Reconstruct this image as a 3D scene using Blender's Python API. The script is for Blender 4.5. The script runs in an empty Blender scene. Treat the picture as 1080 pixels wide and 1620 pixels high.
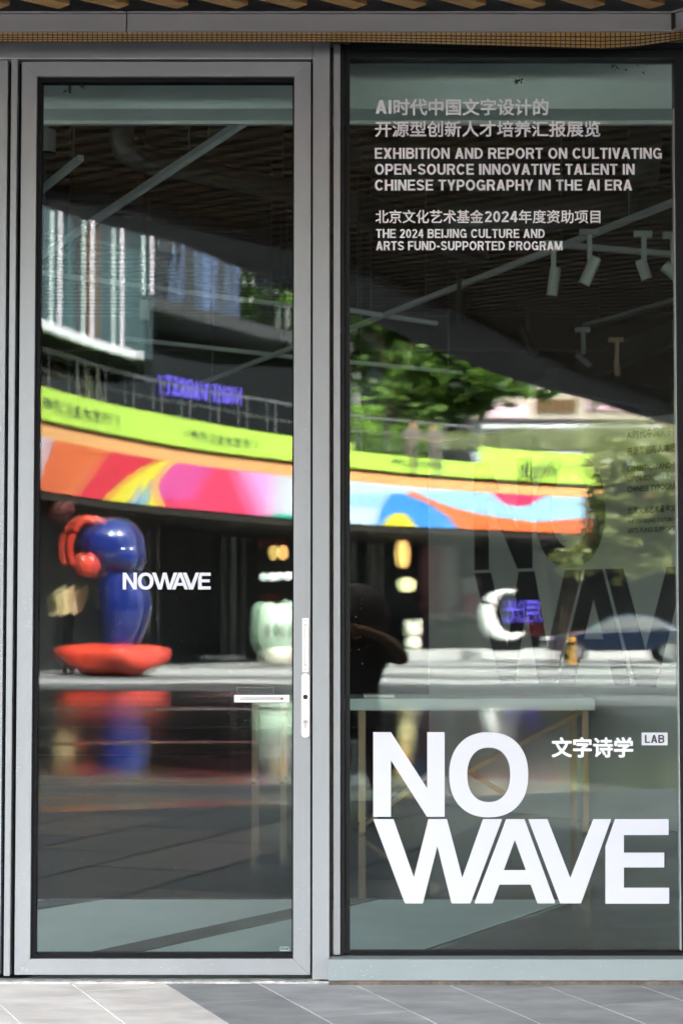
import bpy, math, random
import numpy as np
from mathutils import Vector, Matrix, noise

R = math.radians
random.seed(11)
sc = bpy.context.scene
col = sc.collection

# ------------------------------------------------------------ camera, sky, sun, exposure
F_PX, HORIZON = 3300.0, 987.0
TILT = math.atan((HORIZON - 810) / F_PX)
DIST = F_PX / 480.0          # camera to shop glass, metres
EYE = 1.1625
cam_d = bpy.data.cameras.new('camera')
cam = bpy.data.objects.new('camera', cam_d); col.objects.link(cam)
cam.location = (0, -DIST, EYE)
cam.rotation_euler = (R(90) + TILT, 0, 0)
cam_d.sensor_fit = 'VERTICAL'; cam_d.sensor_height = 36; cam_d.sensor_width = 24
cam_d.lens = F_PX / 1620 * 36
cam_d.clip_start = 0.02; cam_d.clip_end = 2000
cam_d.dof.use_dof = True; cam_d.dof.focus_distance = DIST; cam_d.dof.aperture_fstop = 5.6
sc.camera = cam

SUN_EL, SUN_AZ = 50.0, 26.0   # azimuth from +Y (behind the shop) towards +X
w = bpy.data.worlds.new('World'); sc.world = w; w.use_nodes = True
nt = w.node_tree; bg = nt.nodes['Background']
sky = nt.nodes.new('ShaderNodeTexSky'); sky.sky_type = 'NISHITA'; sky.sun_disc = False
sky.sun_elevation = R(SUN_EL); sky.sun_rotation = R(SUN_AZ)
sky.air_density = 1.0; sky.dust_density = 6.0; sky.ozone_density = 0.5
hs = nt.nodes.new('ShaderNodeHueSaturation'); hs.inputs['Saturation'].default_value = .25
nt.links.new(sky.outputs[0], hs.inputs['Color']); nt.links.new(hs.outputs[0], bg.inputs[0]); bg.inputs[1].default_value = 0.15
sd = bpy.data.lights.new('sun', 'SUN'); sd.energy = 4.0; sd.angle = R(0.5); sd.color = (1.0, .95, .88)
sun = bpy.data.objects.new('sun', sd); col.objects.link(sun)
sdir = Vector((math.sin(R(SUN_AZ)) * math.cos(R(SUN_EL)), math.cos(R(SUN_AZ)) * math.cos(R(SUN_EL)), math.sin(R(SUN_EL))))
sun.rotation_euler = sdir.to_track_quat('Z', 'Y').to_euler(); sun.location = sdir * 90
sc.view_settings.view_transform = 'Standard'; sc.view_settings.look = 'None'
sc.view_settings.exposure = 4.08; sc.view_settings.gamma = 1
sc.view_settings.use_curve_mapping = False
sc.render.engine = 'CYCLES'
cy = sc.cycles
cy.use_denoising = True; cy.max_bounces = 12; cy.transparent_max_bounces = 24; cy.glossy_bounces = 6
cy.diffuse_bounces = 4; cy.sample_clamp_indirect = 6; cy.caustics_reflective = False; cy.caustics_refractive = False

# ------------------------------------------------------------ measuring helpers
def ray(px, py):
    u = (px - 540) / F_PX; v = (810 - py) / F_PX
    return u, math.cos(TILT) - v * math.sin(TILT), math.sin(TILT) + v * math.cos(TILT)
def at(px, py, y):
    """point in the plane Y = y that the photograph shows at px, py"""
    a, b, e = ray(px, py); t = (DIST + y) / b
    return Vector((a * t, y, EYE + e * t))
def opp(px, py, d):
    """point in the plaza opposite, seen mirrored at px, py, at d metres of light path"""
    p = at(px, py, d - DIST)
    return Vector((p.x, -p.y, p.z))
def gx(px, py=1500, y=0): return at(px, py, y).x
def gz(py, y=0): return at(540, py, y).z

# ------------------------------------------------------------ materials
MATS = {}
def new_mat(name):
    m = bpy.data.materials.new(name); m.use_nodes = True; MATS[name] = m
    return m, m.node_tree, m.node_tree.nodes['Principled BSDF']
def pm(name, c, rough=.5, metal=0., var=.0, scale=6., bump=0., bscale=80., stretch=(1, 1, 1), spec=.5, coat=0., trans=0.):
    m, t, b = new_mat(name)
    b.inputs['Base Color'].default_value = (*c, 1); b.inputs['Roughness'].default_value = rough
    b.inputs['Metallic'].default_value = metal; b.inputs['Specular IOR Level'].default_value = spec
    b.inputs['Coat Weight'].default_value = coat
    if var or bump:
        tc = t.nodes.new('ShaderNodeTexCoord'); mp = t.nodes.new('ShaderNodeMapping'); mp.inputs['Scale'].default_value = stretch
        t.links.new(tc.outputs['Object'], mp.inputs[0])
    if var:
        n = t.nodes.new('ShaderNodeTexNoise'); n.inputs['Scale'].default_value = scale; n.inputs['Detail'].default_value = 6
        n.inputs['Roughness'].default_value = .62
        t.links.new(mp.outputs[0], n.inputs['Vector'])
        r = t.nodes.new('ShaderNodeValToRGB')
        r.color_ramp.elements[0].position = .3; r.color_ramp.elements[1].position = .72
        r.color_ramp.elements[0].color = (*[x * (1 - var) for x in c], 1)
        r.color_ramp.elements[1].color = (*[min(1, x * (1 + var)) for x in c], 1)
        t.links.new(n.outputs['Fac'], r.inputs[0]); t.links.new(r.outputs[0], b.inputs['Base Color'])
        mr = t.nodes.new('ShaderNodeMapRange'); mr.inputs['To Min'].default_value = max(.02, rough * .85); mr.inputs['To Max'].default_value = min(1, rough * 1.2)
        t.links.new(n.outputs['Fac'], mr.inputs['Value']); t.links.new(mr.outputs[0], b.inputs['Roughness'])
    if bump:
        n2 = t.nodes.new('ShaderNodeTexNoise'); n2.inputs['Scale'].default_value = bscale; n2.inputs['Detail'].default_value = 4
        t.links.new(mp.outputs[0], n2.inputs['Vector'])
        bp = t.nodes.new('ShaderNodeBump'); bp.inputs['Strength'].default_value = bump; bp.inputs['Distance'].default_value = .01
        t.links.new(n2.outputs['Fac'], bp.inputs['Height']); t.links.new(bp.outputs[0], b.inputs['Normal'])
    return m
def glass(name, tint, refl, fac):
    m, t, b = new_mat(name); t.nodes.remove(b)
    out = t.nodes['Material Output']
    tr = t.nodes.new('ShaderNodeBsdfTransparent'); tr.inputs[0].default_value = (*tint, 1)
    gl = t.nodes.new('ShaderNodeBsdfGlossy'); gl.inputs['Roughness'].default_value = 0.0; gl.inputs[0].default_value = (*refl, 1)
    lw = t.nodes.new('ShaderNodeLayerWeight'); lw.inputs[0].default_value = .5
    p = t.nodes.new('ShaderNodeMath'); p.operation = 'POWER'; p.inputs[1].default_value = 5
    t.links.new(lw.outputs['Facing'], p.inputs[0])
    ma = t.nodes.new('ShaderNodeMath'); ma.operation = 'MULTIPLY_ADD'; ma.inputs[1].default_value = 1 - fac; ma.inputs[2].default_value = fac
    t.links.new(p.outputs[0], ma.inputs[0])
    # gentle roller-wave of tempered glass
    tc = t.nodes.new('ShaderNodeTexCoord'); mp = t.nodes.new('ShaderNodeMapping'); mp.inputs['Scale'].default_value = (.6, 1, 2.2)
    n = t.nodes.new('ShaderNodeTexNoise'); n.inputs['Scale'].default_value = 2.0; n.inputs['Detail'].default_value = 1
    t.links.new(tc.outputs['Object'], mp.inputs[0]); t.links.new(mp.outputs[0], n.inputs['Vector'])
    bp = t.nodes.new('ShaderNodeBump'); bp.inputs['Strength'].default_value = 1; bp.inputs['Distance'].default_value = .00010
    t.links.new(n.outputs['Fac'], bp.inputs['Height']); t.links.new(bp.outputs[0], gl.inputs['Normal'])
    mx = t.nodes.new('ShaderNodeMixShader')
    t.links.new(ma.outputs[0], mx.inputs[0]); t.links.new(tr.outputs[0], mx.inputs[1]); t.links.new(gl.outputs[0], mx.inputs[2])
    t.links.new(mx.outputs[0], out.inputs['Surface'])
    return m
def leaf_mat(name, c):
    m, t, b = new_mat(name)
    b.inputs['Base Color'].default_value = (*c, 1); b.inputs['Roughness'].default_value = .45
    tl = t.nodes.new('ShaderNodeBsdfTranslucent'); tl.inputs[0].default_value = (c[0] * 1.4, c[1] * 1.5, c[2] * .6, 1)
    mx = t.nodes.new('ShaderNodeMixShader'); mx.inputs[0].default_value = .35
    t.links.new(b.outputs[0], mx.inputs[1]); t.links.new(tl.outputs[0], mx.inputs[2])
    t.links.new(mx.outputs[0], t.nodes['Material Output'].inputs['Surface'])
    return m
def emit(name, c, s):
    m, t, b = new_mat(name)
    b.inputs['Base Color'].default_value = (*c, 1); b.inputs['Emission Color'].default_value = (*c, 1); b.inputs['Emission Strength'].default_value = s
    return m

M_paint = pm('frame_paint', (.32, .335, .34), .42, .15, .10, 3.0, 0, 220, (1, 1, .3))
M_paint2 = pm('sill_paint', (.30, .345, .345), .45, .1, .08, 5.0, .05, 220, (.3, 1, 1))
M_beam = pm('beam_paint', (.30, .295, .30), .45, .1, .06, 4.0)
M_black = pm('black_rubber', (.008, .008, .009), .6, 0, .3, 20, spec=.15)
M_blackf = pm('black_frame', (.010, .011, .011), .5, 0, .3, 8, spec=.2)
M_rust = pm('stained_joint', (.055, .04, .033), .8, 0, .6, 30)
M_mortar = pm('mortar', (.55, .53, .50), .9, 0, .35, 25, .6, 60)
M_dirt = pm('brown_dirt_strip', (.16, .125, .10), .9, 0, .5, 20, .5, 50)
M_vinyl = pm('white_vinyl', (.68, .68, .72), .5, spec=.3)
M_vinyl_small = pm('white_vinyl_lightened', (.93, .92, .93), .5, spec=.3)  # same white vinyl, colour lightened to make up for canopy shade
M_vinyl_dark = pm('dark_vinyl', (.05, .05, .055), .5)
M_alu = pm('white_metal', (.74, .74, .73), .32, .45)
M_steel = pm('steel', (.45, .45, .46), .3, .9)
M_brass = pm('brass', (.42, .33, .22), .35, .6)
M_hole = pm('dark_hole', (.01, .01, .01), .7)
M_wood = pm('wood_slat', (.46, .26, .09), .5, 0, .35, 5, .1, 60, (1, 8, 1))
M_soffit = pm('soffit_board', (.42, .385, .36), .7, 0, .1, 3)
M_fascia = pm('fascia_paint', (.82, .75, .70), .55, 0, .08, 1.5)
M_copper = pm('copper_mesh', (1.0, .43, .09), .35, .1, .3, 60)
M_wire = pm('dark_wire', (.03, .02, .015), .5, .5)
M_tw = [pm('pale_tile_%d' % i, c, .55, 0, .24, 3.4, .14, 70, (1, 2, 1)) for i, c in enumerate([(.82, .755, .69), (.74, .68, .62), (.85, .79, .73)])]
M_tg = [pm('grey_tile_%d' % i, c, .5, 0, .34, 3.4, .10, 70, (1, 2, 1)) for i, c in enumerate([(.37, .37, .365), (.32, .32, .315), (.42, .42, .415)])]
M_grout = pm('grout', (.88, .87, .84), .9, 0, .2, 30)
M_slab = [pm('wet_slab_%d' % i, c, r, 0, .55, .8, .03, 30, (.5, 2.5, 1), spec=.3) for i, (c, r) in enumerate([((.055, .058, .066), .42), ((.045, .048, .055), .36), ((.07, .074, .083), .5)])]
M_interior_pale = pm('pale_floor', (.60, .66, .64), .6, 0, .12, 1.5)
M_interior_dark = pm('dark_floor', (.028, .03, .033), .6, 0, .3, 2)
M_stripe = pm('dark_stripe', (.045, .045, .047), .5, 0, .2, 4)
M_bulk = pm('bulkhead_paint', (.80, .85, .83), .6, 0, .08, 2)
M_ceil = pm('dark_ceiling', (.022, .023, .022), .8, 0, .4, 2)
M_dwall = pm('dark_wall', (.018, .018, .018), .8, 0, .3, 1)
M_pwall = pm('grey_partition', (.40, .385, .365), .8, 0, .08, 2)
M_track = pm('white_track', (.90, .93, .91), .5, 0, .05, 5)
M_lampw = pm('lamp_white', (.50, .51, .48), .4)
M_duct = pm('dull_duct', (.14, .15, .148), .5, .4, .2, 3)
M_table = pm('table_white', (.55, .58, .56), .5, 0, .04, 3)
M_oak = pm('oak_leg', (.34, .22, .13), .5, 0, .2, 6, 0, 50, (8, 8, 1))
M_g = dict(
    door_outer=glass('door_glass_outer', (.93, .965, .955), (1, .96, 1), .025),
    door_inner=glass('door_glass_inner', (.93, .965, .955), (.92, 1, .97), .025),
    win_outer=glass('window_glass_outer', (.93, .965, .955), (1, .97, 1), .025),
    win_inner=glass('window_glass_inner', (.93, .965, .955), (.93, 1, .97), .025))

# plaza stone: wet and dark in shade of the shop, dry and pale further out (patches of their own shape)
def plaza_mat():
    m, t, b = new_mat('plaza_stone')
    g = t.nodes.new('ShaderNodeNewGeometry'); sx = t.nodes.new('ShaderNodeSeparateXYZ'); t.links.new(g.outputs['Position'], sx.inputs[0])
    mp = t.nodes.new('ShaderNodeMapping'); mp.inputs['Scale'].default_value = (.06, .20, 1); t.links.new(g.outputs['Position'], mp.inputs[0])
    n = t.nodes.new('ShaderNodeTexNoise'); n.inputs['Scale'].default_value = 1; n.inputs['Detail'].default_value = 5; n.inputs['Distortion'].default_value = .6
    t.links.new(mp.outputs[0], n.inputs['Vector'])
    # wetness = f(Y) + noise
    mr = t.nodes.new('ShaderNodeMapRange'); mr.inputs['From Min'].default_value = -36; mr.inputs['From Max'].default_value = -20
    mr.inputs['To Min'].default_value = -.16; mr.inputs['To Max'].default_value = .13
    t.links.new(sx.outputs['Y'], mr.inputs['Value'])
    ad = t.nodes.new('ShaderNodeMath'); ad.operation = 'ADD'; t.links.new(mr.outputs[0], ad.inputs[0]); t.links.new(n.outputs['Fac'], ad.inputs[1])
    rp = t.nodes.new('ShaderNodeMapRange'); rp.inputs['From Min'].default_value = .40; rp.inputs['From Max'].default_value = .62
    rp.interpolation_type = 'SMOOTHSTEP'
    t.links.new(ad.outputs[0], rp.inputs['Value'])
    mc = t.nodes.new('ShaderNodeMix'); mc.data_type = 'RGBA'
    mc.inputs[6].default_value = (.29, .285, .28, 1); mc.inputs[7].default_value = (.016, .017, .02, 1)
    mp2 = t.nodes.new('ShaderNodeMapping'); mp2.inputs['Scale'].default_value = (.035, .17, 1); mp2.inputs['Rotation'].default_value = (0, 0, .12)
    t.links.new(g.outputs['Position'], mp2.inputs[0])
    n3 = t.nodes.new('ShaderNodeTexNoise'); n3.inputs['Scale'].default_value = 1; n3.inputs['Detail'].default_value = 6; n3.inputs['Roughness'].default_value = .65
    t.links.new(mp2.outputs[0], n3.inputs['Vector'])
    cr = t.nodes.new('ShaderNodeValToRGB'); cr.color_ramp.elements[0].position = .40; cr.color_ramp.elements[1].position = .56  # tree shadows painted as dark streaks into the dry stone colour
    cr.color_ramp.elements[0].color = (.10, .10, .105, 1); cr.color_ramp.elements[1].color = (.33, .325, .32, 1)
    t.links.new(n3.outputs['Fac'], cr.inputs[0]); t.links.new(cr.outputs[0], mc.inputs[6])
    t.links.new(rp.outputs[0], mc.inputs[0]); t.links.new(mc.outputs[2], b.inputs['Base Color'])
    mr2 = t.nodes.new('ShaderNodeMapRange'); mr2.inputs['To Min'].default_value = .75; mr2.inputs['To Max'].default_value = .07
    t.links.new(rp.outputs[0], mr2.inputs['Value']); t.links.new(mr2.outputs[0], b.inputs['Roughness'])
    n2 = t.nodes.new('ShaderNodeTexNoise'); n2.inputs['Scale'].default_value = 1.6; n2.inputs['Detail'].default_value = 3
    t.links.new(g.outputs['Position'], n2.inputs['Vector'])
    bp = t.nodes.new('ShaderNodeBump'); bp.inputs['Strength'].default_value = .10; bp.inputs['Distance'].default_value = .01
    t.links.new(n2.outputs['Fac'], bp.inputs['Height']); t.links.new(bp.outputs[0], b.inputs['Normal'])
    return m
M_plaza = plaza_mat()

# ------------------------------------------------------------ mesh helpers
class MB:
    def __init__(s): s.v = []; s.f = []; s.m = []
    def _add(s, vs, fs, mi=0):
        o = len(s.v); s.v += [Vector(p) for p in vs]; s.f += [tuple(i + o for i in f) for f in fs]; s.m += [mi] * len(fs); return s
    def box(s, x0, x1, y0, y1, z0, z1, mi=0):
        vs = [(x, y, z) for z in (z0, z1) for y in (y0, y1) for x in (x0, x1)]
        return s._add(vs, [(0, 2, 3, 1), (4, 5, 7, 6), (0, 1, 5, 4), (2, 6, 7, 3), (0, 4, 6, 2), (1, 3, 7, 5)], mi)
    def bar(s, p, q, wd, ht, mi=0, up=(0, 0, 1)):
        p = Vector(p); q = Vector(q); d = (q - p).normalized(); upv = Vector(up)
        if abs(d.dot(upv)) > .99: upv = Vector((0, 1, 0))
        r = d.cross(upv).normalized() * wd / 2; u = r.cross(d).normalized() * ht / 2
        vs = [a + sr * r + su * u for a in (p, q) for su in (-1, 1) for sr in (-1, 1)]
        return s._add(vs, [(0, 1, 3, 2), (4, 6, 7, 5), (0, 4, 5, 1), (2, 3, 7, 6), (0, 2, 6, 4), (1, 5, 7, 3)], mi)
    def tube(s, pts, rs, n=12, mi=0, caps=True):
        pts = [Vector(p) for p in pts]
        if not isinstance(rs, (list, tuple)): rs = [rs] * len(pts)
        vs = []; fs = []
        for i, p in enumerate(pts):
            d = (pts[min(i + 1, len(pts) - 1)] - pts[max(i - 1, 0)]).normalized()
            a = Vector((0, 0, 1)) if abs(d.z) < .9 else Vector((1, 0, 0))
            u = d.cross(a).normalized(); v = d.cross(u)
            vs += [p + (u * math.cos(k * 2 * math.pi / n) + v * math.sin(k * 2 * math.pi / n)) * rs[i] for k in range(n)]
        for i in range(len(pts) - 1):
            fs += [(i * n + k, i * n + (k + 1) % n, (i + 1) * n + (k + 1) % n, (i + 1) * n + k) for k in range(n)]
        if caps: fs += [tuple(range(n - 1, -1, -1)), tuple((len(pts) - 1) * n + k for k in range(n))]
        return s._add(vs, fs, mi)
    def ball(s, c, rx, ry=None, rz=None, nu=20, nv=12, mi=0, fn=None):
        ry = ry or rx; rz = rz or rx; c = Vector(c); vs = []; fs = []
        for j in range(nv + 1):
            th = math.pi * j / nv
            for k in range(nu):
                ph = 2 * math.pi * k / nu
                p = Vector((math.sin(th) * math.cos(ph), math.sin(th) * math.sin(ph), math.cos(th)))
                q = Vector((p.x * rx, p.y * ry, p.z * rz))
                if fn: q = fn(p, q)
                vs.append(c + q)
        for j in range(nv):
            fs += [(j * nu + k, (j + 1) * nu + k, (j + 1) * nu + (k + 1) % nu, j * nu + (k + 1) % nu) for k in range(nu)]
        return s._add(vs, fs, mi)
    def lathe(s, c, prof, n=20, mi=0):
        c = Vector(c); vs = []; fs = []
        for r, z in prof: vs += [c + Vector((r * math.cos(k * 2 * math.pi / n), r * math.sin(k * 2 * math.pi / n), z)) for k in range(n)]
        for i in range(len(prof) - 1): fs += [(i * n + k, i * n + (k + 1) % n, (i + 1) * n + (k + 1) % n, (i + 1) * n + k) for k in range(n)]
        fs += [tuple(range(n - 1, -1, -1)), tuple((len(prof) - 1) * n + k for k in range(n))]
        return s._add(vs, fs, mi)
    def prism(s, poly, vec, mi=0):
        poly = [Vector(p) for p in poly]; vec = Vector(vec); n = len(poly)
        return s._add(poly + [p + vec for p in poly], [tuple(range(n - 1, -1, -1)), tuple(range(n, 2 * n))] + [(i, (i + 1) % n, (i + 1) % n + n, i + n) for i in range(n)], mi)
    def xf(s, mat, start=0):
        for i in range(start, len(s.v)): s.v[i] = mat @ s.v[i]
        return s
    def build(s, name, mats, parent=None, smooth=False, bevel=0.):
        if not isinstance(mats, (list, tuple)): mats = [mats]
        o0 = Vector()
        p = parent
        while p is not None: o0 += p.location; p = p.parent
        me = bpy.data.meshes.new(name); me.from_pydata([tuple(v - o0) for v in s.v], [], s.f)
        for m in mats: me.materials.append(m)
        if len(mats) > 1: me.polygons.foreach_set('material_index', s.m)
        if smooth: me.polygons.foreach_set('use_smooth', [True] * len(me.polygons))
        me.validate(); me.update()
        fix_normals(me)
        o = bpy.data.objects.new(name, me); col.objects.link(o)
        if parent is not None: o.parent = parent
        if bevel:
            bm_ = o.modifiers.new('bevel', 'BEVEL'); bm_.width = bevel; bm_.segments = 2; bm_.limit_method = 'ANGLE'
        return o
def fix_normals(me):
    import bmesh
    b = bmesh.new(); b.from_mesh(me); bmesh.ops.recalc_face_normals(b, faces=b.faces[:]); b.to_mesh(me); b.free()
def tag(o, label=None, cat=None, group=None, kind=None):
    for k, v in (('label', label), ('category', cat), ('group', group), ('kind', kind)):
        if v: o[k] = v
    return o
def thing(name, loc, label, cat, group=None):
    o = bpy.data.objects.new(name, None); col.objects.link(o); o.location = Vector(loc); o.empty_display_size = .2
    return tag(o, label, cat, group)
def struct(o): o['kind'] = 'structure'; return o
def copy_tree(o, parent=None):
    c = o.copy(); col.objects.link(c); c.parent = parent
    for ch in list(o.children): copy_tree(ch, c)
    return c
def box(x0, x1, y0, y1, z0, z1): return MB().box(x0, x1, y0, y1, z0, z1)

DG = None
def curve_mesh(cu):
    """curve or text -> list of vertices and faces in its own XY plane"""
    o = bpy.data.objects.new('tmp', cu); col.objects.link(o)
    dg = bpy.context.evaluated_depsgraph_get(); me = bpy.data.meshes.new_from_object(o.evaluated_get(dg))
    vs = [v.co.copy() for v in me.vertices]; fs = [tuple(p.vertices) for p in me.polygons]
    bpy.data.objects.remove(o); bpy.data.meshes.remove(me)
    return vs, fs
def outline(loops, depth):
    cu = bpy.data.curves.new('c', 'CURVE'); cu.dimensions = '2D'; cu.fill_mode = 'BOTH'; cu.extrude = depth / 2
    for lp in loops:
        s = cu.splines.new('POLY'); s.points.add(len(lp) - 1); s.use_cyclic_u = True
        for i, (x, y) in enumerate(lp): s.points[i].co = (x, y, 0, 1)
    return curve_mesh(cu)
def text(body, bold=0., spacing=1.0, depth=0.):
    cu = bpy.data.curves.new('c', 'FONT'); cu.body = body; cu.offset = bold; cu.space_character = spacing; cu.extrude = depth; cu.resolution_u = 3
    return curve_mesh(cu)
def flat(vs, fs, fn):
    m = MB(); m._add([fn(v) for v in vs], fs); return m
def text_on(body, x0, x1, z0, z1, y, mat, parent, bold=.0, name='lettering', spacing=1.0):
    vs, fs = text(body, 0, spacing)
    ax, bx = min(v.x for v in vs), max(v.x for v in vs); ay, by = min(v.y for v in vs), max(v.y for v in vs)
    m = MB(); r_ = bold * (z1 - z0)
    if not any(ord(c_) > 127 for c_ in body) and body.upper() == body:
        vs, fs = caps(body); ax, bx = 0, max(v.x for v in vs)
        m._add([(x0 + v.x / bx * (x1 - x0), y - v.z * .00003, z0 + v.y * (z1 - z0)) for v in vs], fs)
        return m.build(name, mat, parent)
    x0 += r_; x1 -= r_; z0 += r_; z1 -= r_
    for i in range(8 if bold else 1):
        dx, dz = (r_ * math.cos(i * math.pi / 4), r_ * math.sin(i * math.pi / 4)) if bold else (0, 0)
        m._add([(x0 + dx + (v.x - ax) / (bx - ax) * (x1 - x0), y - i * .00006, z0 + dz + (v.y - ay) / (by - ay) * (z1 - z0)) for v in vs], fs)
    return m.build(name, mat, parent)

# ---- bold grotesque capitals drawn from stems, bars and arcs (cap height 1)
def arc(cx, cy, rx, ry, a0, a1, n=14): return [(cx + rx * math.cos(R(a0 + (a1 - a0) * i / n)), cy + ry * math.sin(R(a0 + (a1 - a0) * i / n))) for i in range(n + 1)]
def thick(pl, w, closed=False):
    out = []; n = len(pl); L = []; Rr = []
    for i in range(n):
        p0 = Vector(pl[(i - 1) % n] if closed or i else pl[i]); p1 = Vector(pl[(i + 1) % n] if closed or i < n - 1 else pl[i])
        d = (p1 - p0).normalized(); nn = Vector((-d.y, d.x)) * w / 2; L.append(Vector(pl[i]) + nn); Rr.append(Vector(pl[i]) - nn)
    for i in range(n if closed else n - 1):
        j = (i + 1) % n; out.append([L[i], L[j], Rr[j], Rr[i]])
    return out
SW, HW = .20, .165
def bx_(x0, x1, y0, y1): return [[(x0, y0), (x1, y0), (x1, y1), (x0, y1)]]
def dg(x0, x1, w=.22, y0=0., y1=1.): return [[(x0, y0), (x0 + w, y0), (x1 + w, y1), (x1, y1)]]
BOWL = lambda x, yc, ry, x0=.1: thick([(x0, yc + ry)] + arc(x, yc, .20, ry, 90, -90) + [(x0, yc - ry)], HW + .015)
GL = {
 'A': (.74, dg(0, .26) + dg(.52, .26) + bx_(.17, .57, .2, .36)), 'B': (.70, bx_(0, SW, 0, 1) + BOWL(.40, .735, .18) + BOWL(.42, .30, .215)),
 'C': (.75, thick(arc(.39, .5, .29, .415, 38, 322, 22), .19)), 'D': (.73, bx_(0, SW, 0, 1) + thick([(.1, .915)] + arc(.30, .5, .33, .415, 90, -90) + [(.1, .085)], .18)),
 'E': (.64, bx_(0, SW, 0, 1) + bx_(SW, .64, 0, HW) + bx_(SW, .59, .42, .42 + HW) + bx_(SW, .63, 1 - HW, 1)), 'F': (.60, bx_(0, SW, 0, 1) + bx_(SW, .55, .40, .40 + HW) + bx_(SW, .60, 1 - HW, 1)),
 'G': (.78, thick(arc(.39, .5, .29, .415, 38, 340, 22), .19) + bx_(.42, .76, .37, .53) + bx_(.60, .76, .0, .40)), 'H': (.72, bx_(0, SW, 0, 1) + bx_(.52, .72, 0, 1) + bx_(SW, .52, .42, .59)),
 'I': (.20, bx_(0, SW, 0, 1)), 'J': (.55, bx_(.35, .55, .30, 1) + thick([(.45, .32)] + arc(.265, .28, .185, .19, 0, -180), .19)), 'K': (.74, bx_(0, SW, 0, 1) + dg(.48, .10, .25, 0, .62) + dg(.06, .44, .26, .28, 1)),
 'L': (.60, bx_(0, SW, 0, 1) + bx_(SW, .60, 0, HW)), 'M': (.86, bx_(0, .19, 0, 1) + bx_(.67, .86, 0, 1) + dg(.335, .02, .19) + dg(.335, .65, .19)), 'N': (.72, bx_(0, .19, 0, 1) + bx_(.53, .72, 0, 1) + dg(.50, .0, .22)),
 'O': (.80, thick(arc(.40, .5, .30, .415, 0, 345, 23), .19, True)), 'P': (.67, bx_(0, SW, 0, 1) + BOWL(.38, .66, .255)), 'R': (.72, bx_(0, SW, 0, 1) + BOWL(.41, .70, .215) + dg(.49, .32, .22, 0, .52)),
 'S': (.68, thick(arc(.34, .72, .235, .195, 15, 250, 14) + arc(.34, .275, .25, .19, 75, -165, 14), .18)), 'T': (.64, bx_(.22, .42, 0, 1 - HW) + bx_(0, .64, 1 - HW, 1)),
 'U': (.72, bx_(0, SW, .35, 1) + bx_(.52, .72, .35, 1) + thick([(.1, .37)] + arc(.36, .34, .26, .255, 180, 360) + [(.62, .37)], .19)), 'V': (.70, dg(.25, 0) + dg(.25, .48)), 'W': (1.0, dg(.18, 0, .2) + dg(.18, .40, .2) + dg(.62, .40, .2) + dg(.62, .80, .2)),
 'X': (.72, dg(0, .47, .25) + dg(.47, 0, .25)), 'Y': (.70, bx_(.25, .45, 0, .42) + dg(.24, 0, .22, .38, 1) + dg(.24, .48, .22, .38, 1)), 'Z': (.64, bx_(0, .64, 0, HW) + bx_(0, .64, 1 - HW, 1) + dg(.0, .37, .27, .1, .9)),
 '0': (.58, thick(arc(.29, .5, .20, .42, 0, 345, 23), .17, True)), '2': (.58, thick(arc(.29, .71, .20, .20, 165, -20, 12) + [(.12, .12)], .17) + bx_(.02, .57, 0, .155)), '4': (.60, bx_(.34, .51, 0, 1) + bx_(0, .60, .21, .36) + dg(.0, .30, .20, .28, 1)),
 '-': (.36, bx_(.02, .34, .33, .50)), ' ': (.26, [])}
def caps(body, track=.09):
    """-> vertices, faces of a line of capitals; overlapping pieces are stacked a hair apart (z)"""
    vs = []; fs = []; x = 0; lay = 0
    for ch in body:
        wd, polys = GL[ch]
        for k_, p in enumerate(polys):
            o = len(vs); vs += [Vector((x + a[0], a[1], (k_ % 24) * 1.0)) for a in p]; fs.append(tuple(range(o, o + len(p))))
        x += wd + track
    return vs, fs
# logo outlines in drawing units (x right, y down), cap rows 18-310 and 318-609
def ell(cx, cy, rx, ry, e=2.25, n=56):
    out = []
    for k in range(n):
        a = 2 * math.pi * k / n; c, s = math.cos(a), math.sin(a)
        out.append((cx + rx * abs(c) ** (2 / e) * (1 if c >= 0 else -1), cy + ry * abs(s) ** (2 / e) * (1 if s >= 0 else -1)))
    return out
LOGO = dict(
    N=[[(22, 18), (83, 18), (208, 212), (208, 18), (268, 18), (268, 310), (207, 310), (83, 115), (83, 310), (22, 310)]],
    O=[ell(420, 165, 136, 147), ell(420, 165, 74, 94)],
    W=[[(22, 318), (92, 318), (162, 519), (212, 318), (276, 318), (329, 520), (400, 318), (466, 318), (357, 609), (292, 609), (243, 412), (193, 609), (131, 609)]],
    A=[[(480, 318), (543, 318), (650, 609), (588, 609), (564, 544), (457, 544), (433, 609), (370, 609)], [(510, 390), (548, 494), (472, 494)]],
    V=[[(556, 318), (622, 318), (701, 521), (780, 318), (842, 318), (738, 609), (666, 609)]],
    E=[[(855, 318), (1040, 318), (1040, 373), (886, 373), (886, 434), (1025, 434), (1025, 485), (886, 485), (886, 555), (1042, 555), (1042, 610), (822, 610), (822, 412)]])
def logo_letter(ch, depth=.001): return outline(LOGO[ch], depth)

# ============================================================ SETTING
# ---- plaza ground
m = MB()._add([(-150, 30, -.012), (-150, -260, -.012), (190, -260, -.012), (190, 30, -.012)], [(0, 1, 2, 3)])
plaza = struct(m.build('plaza', M_plaza))

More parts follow.
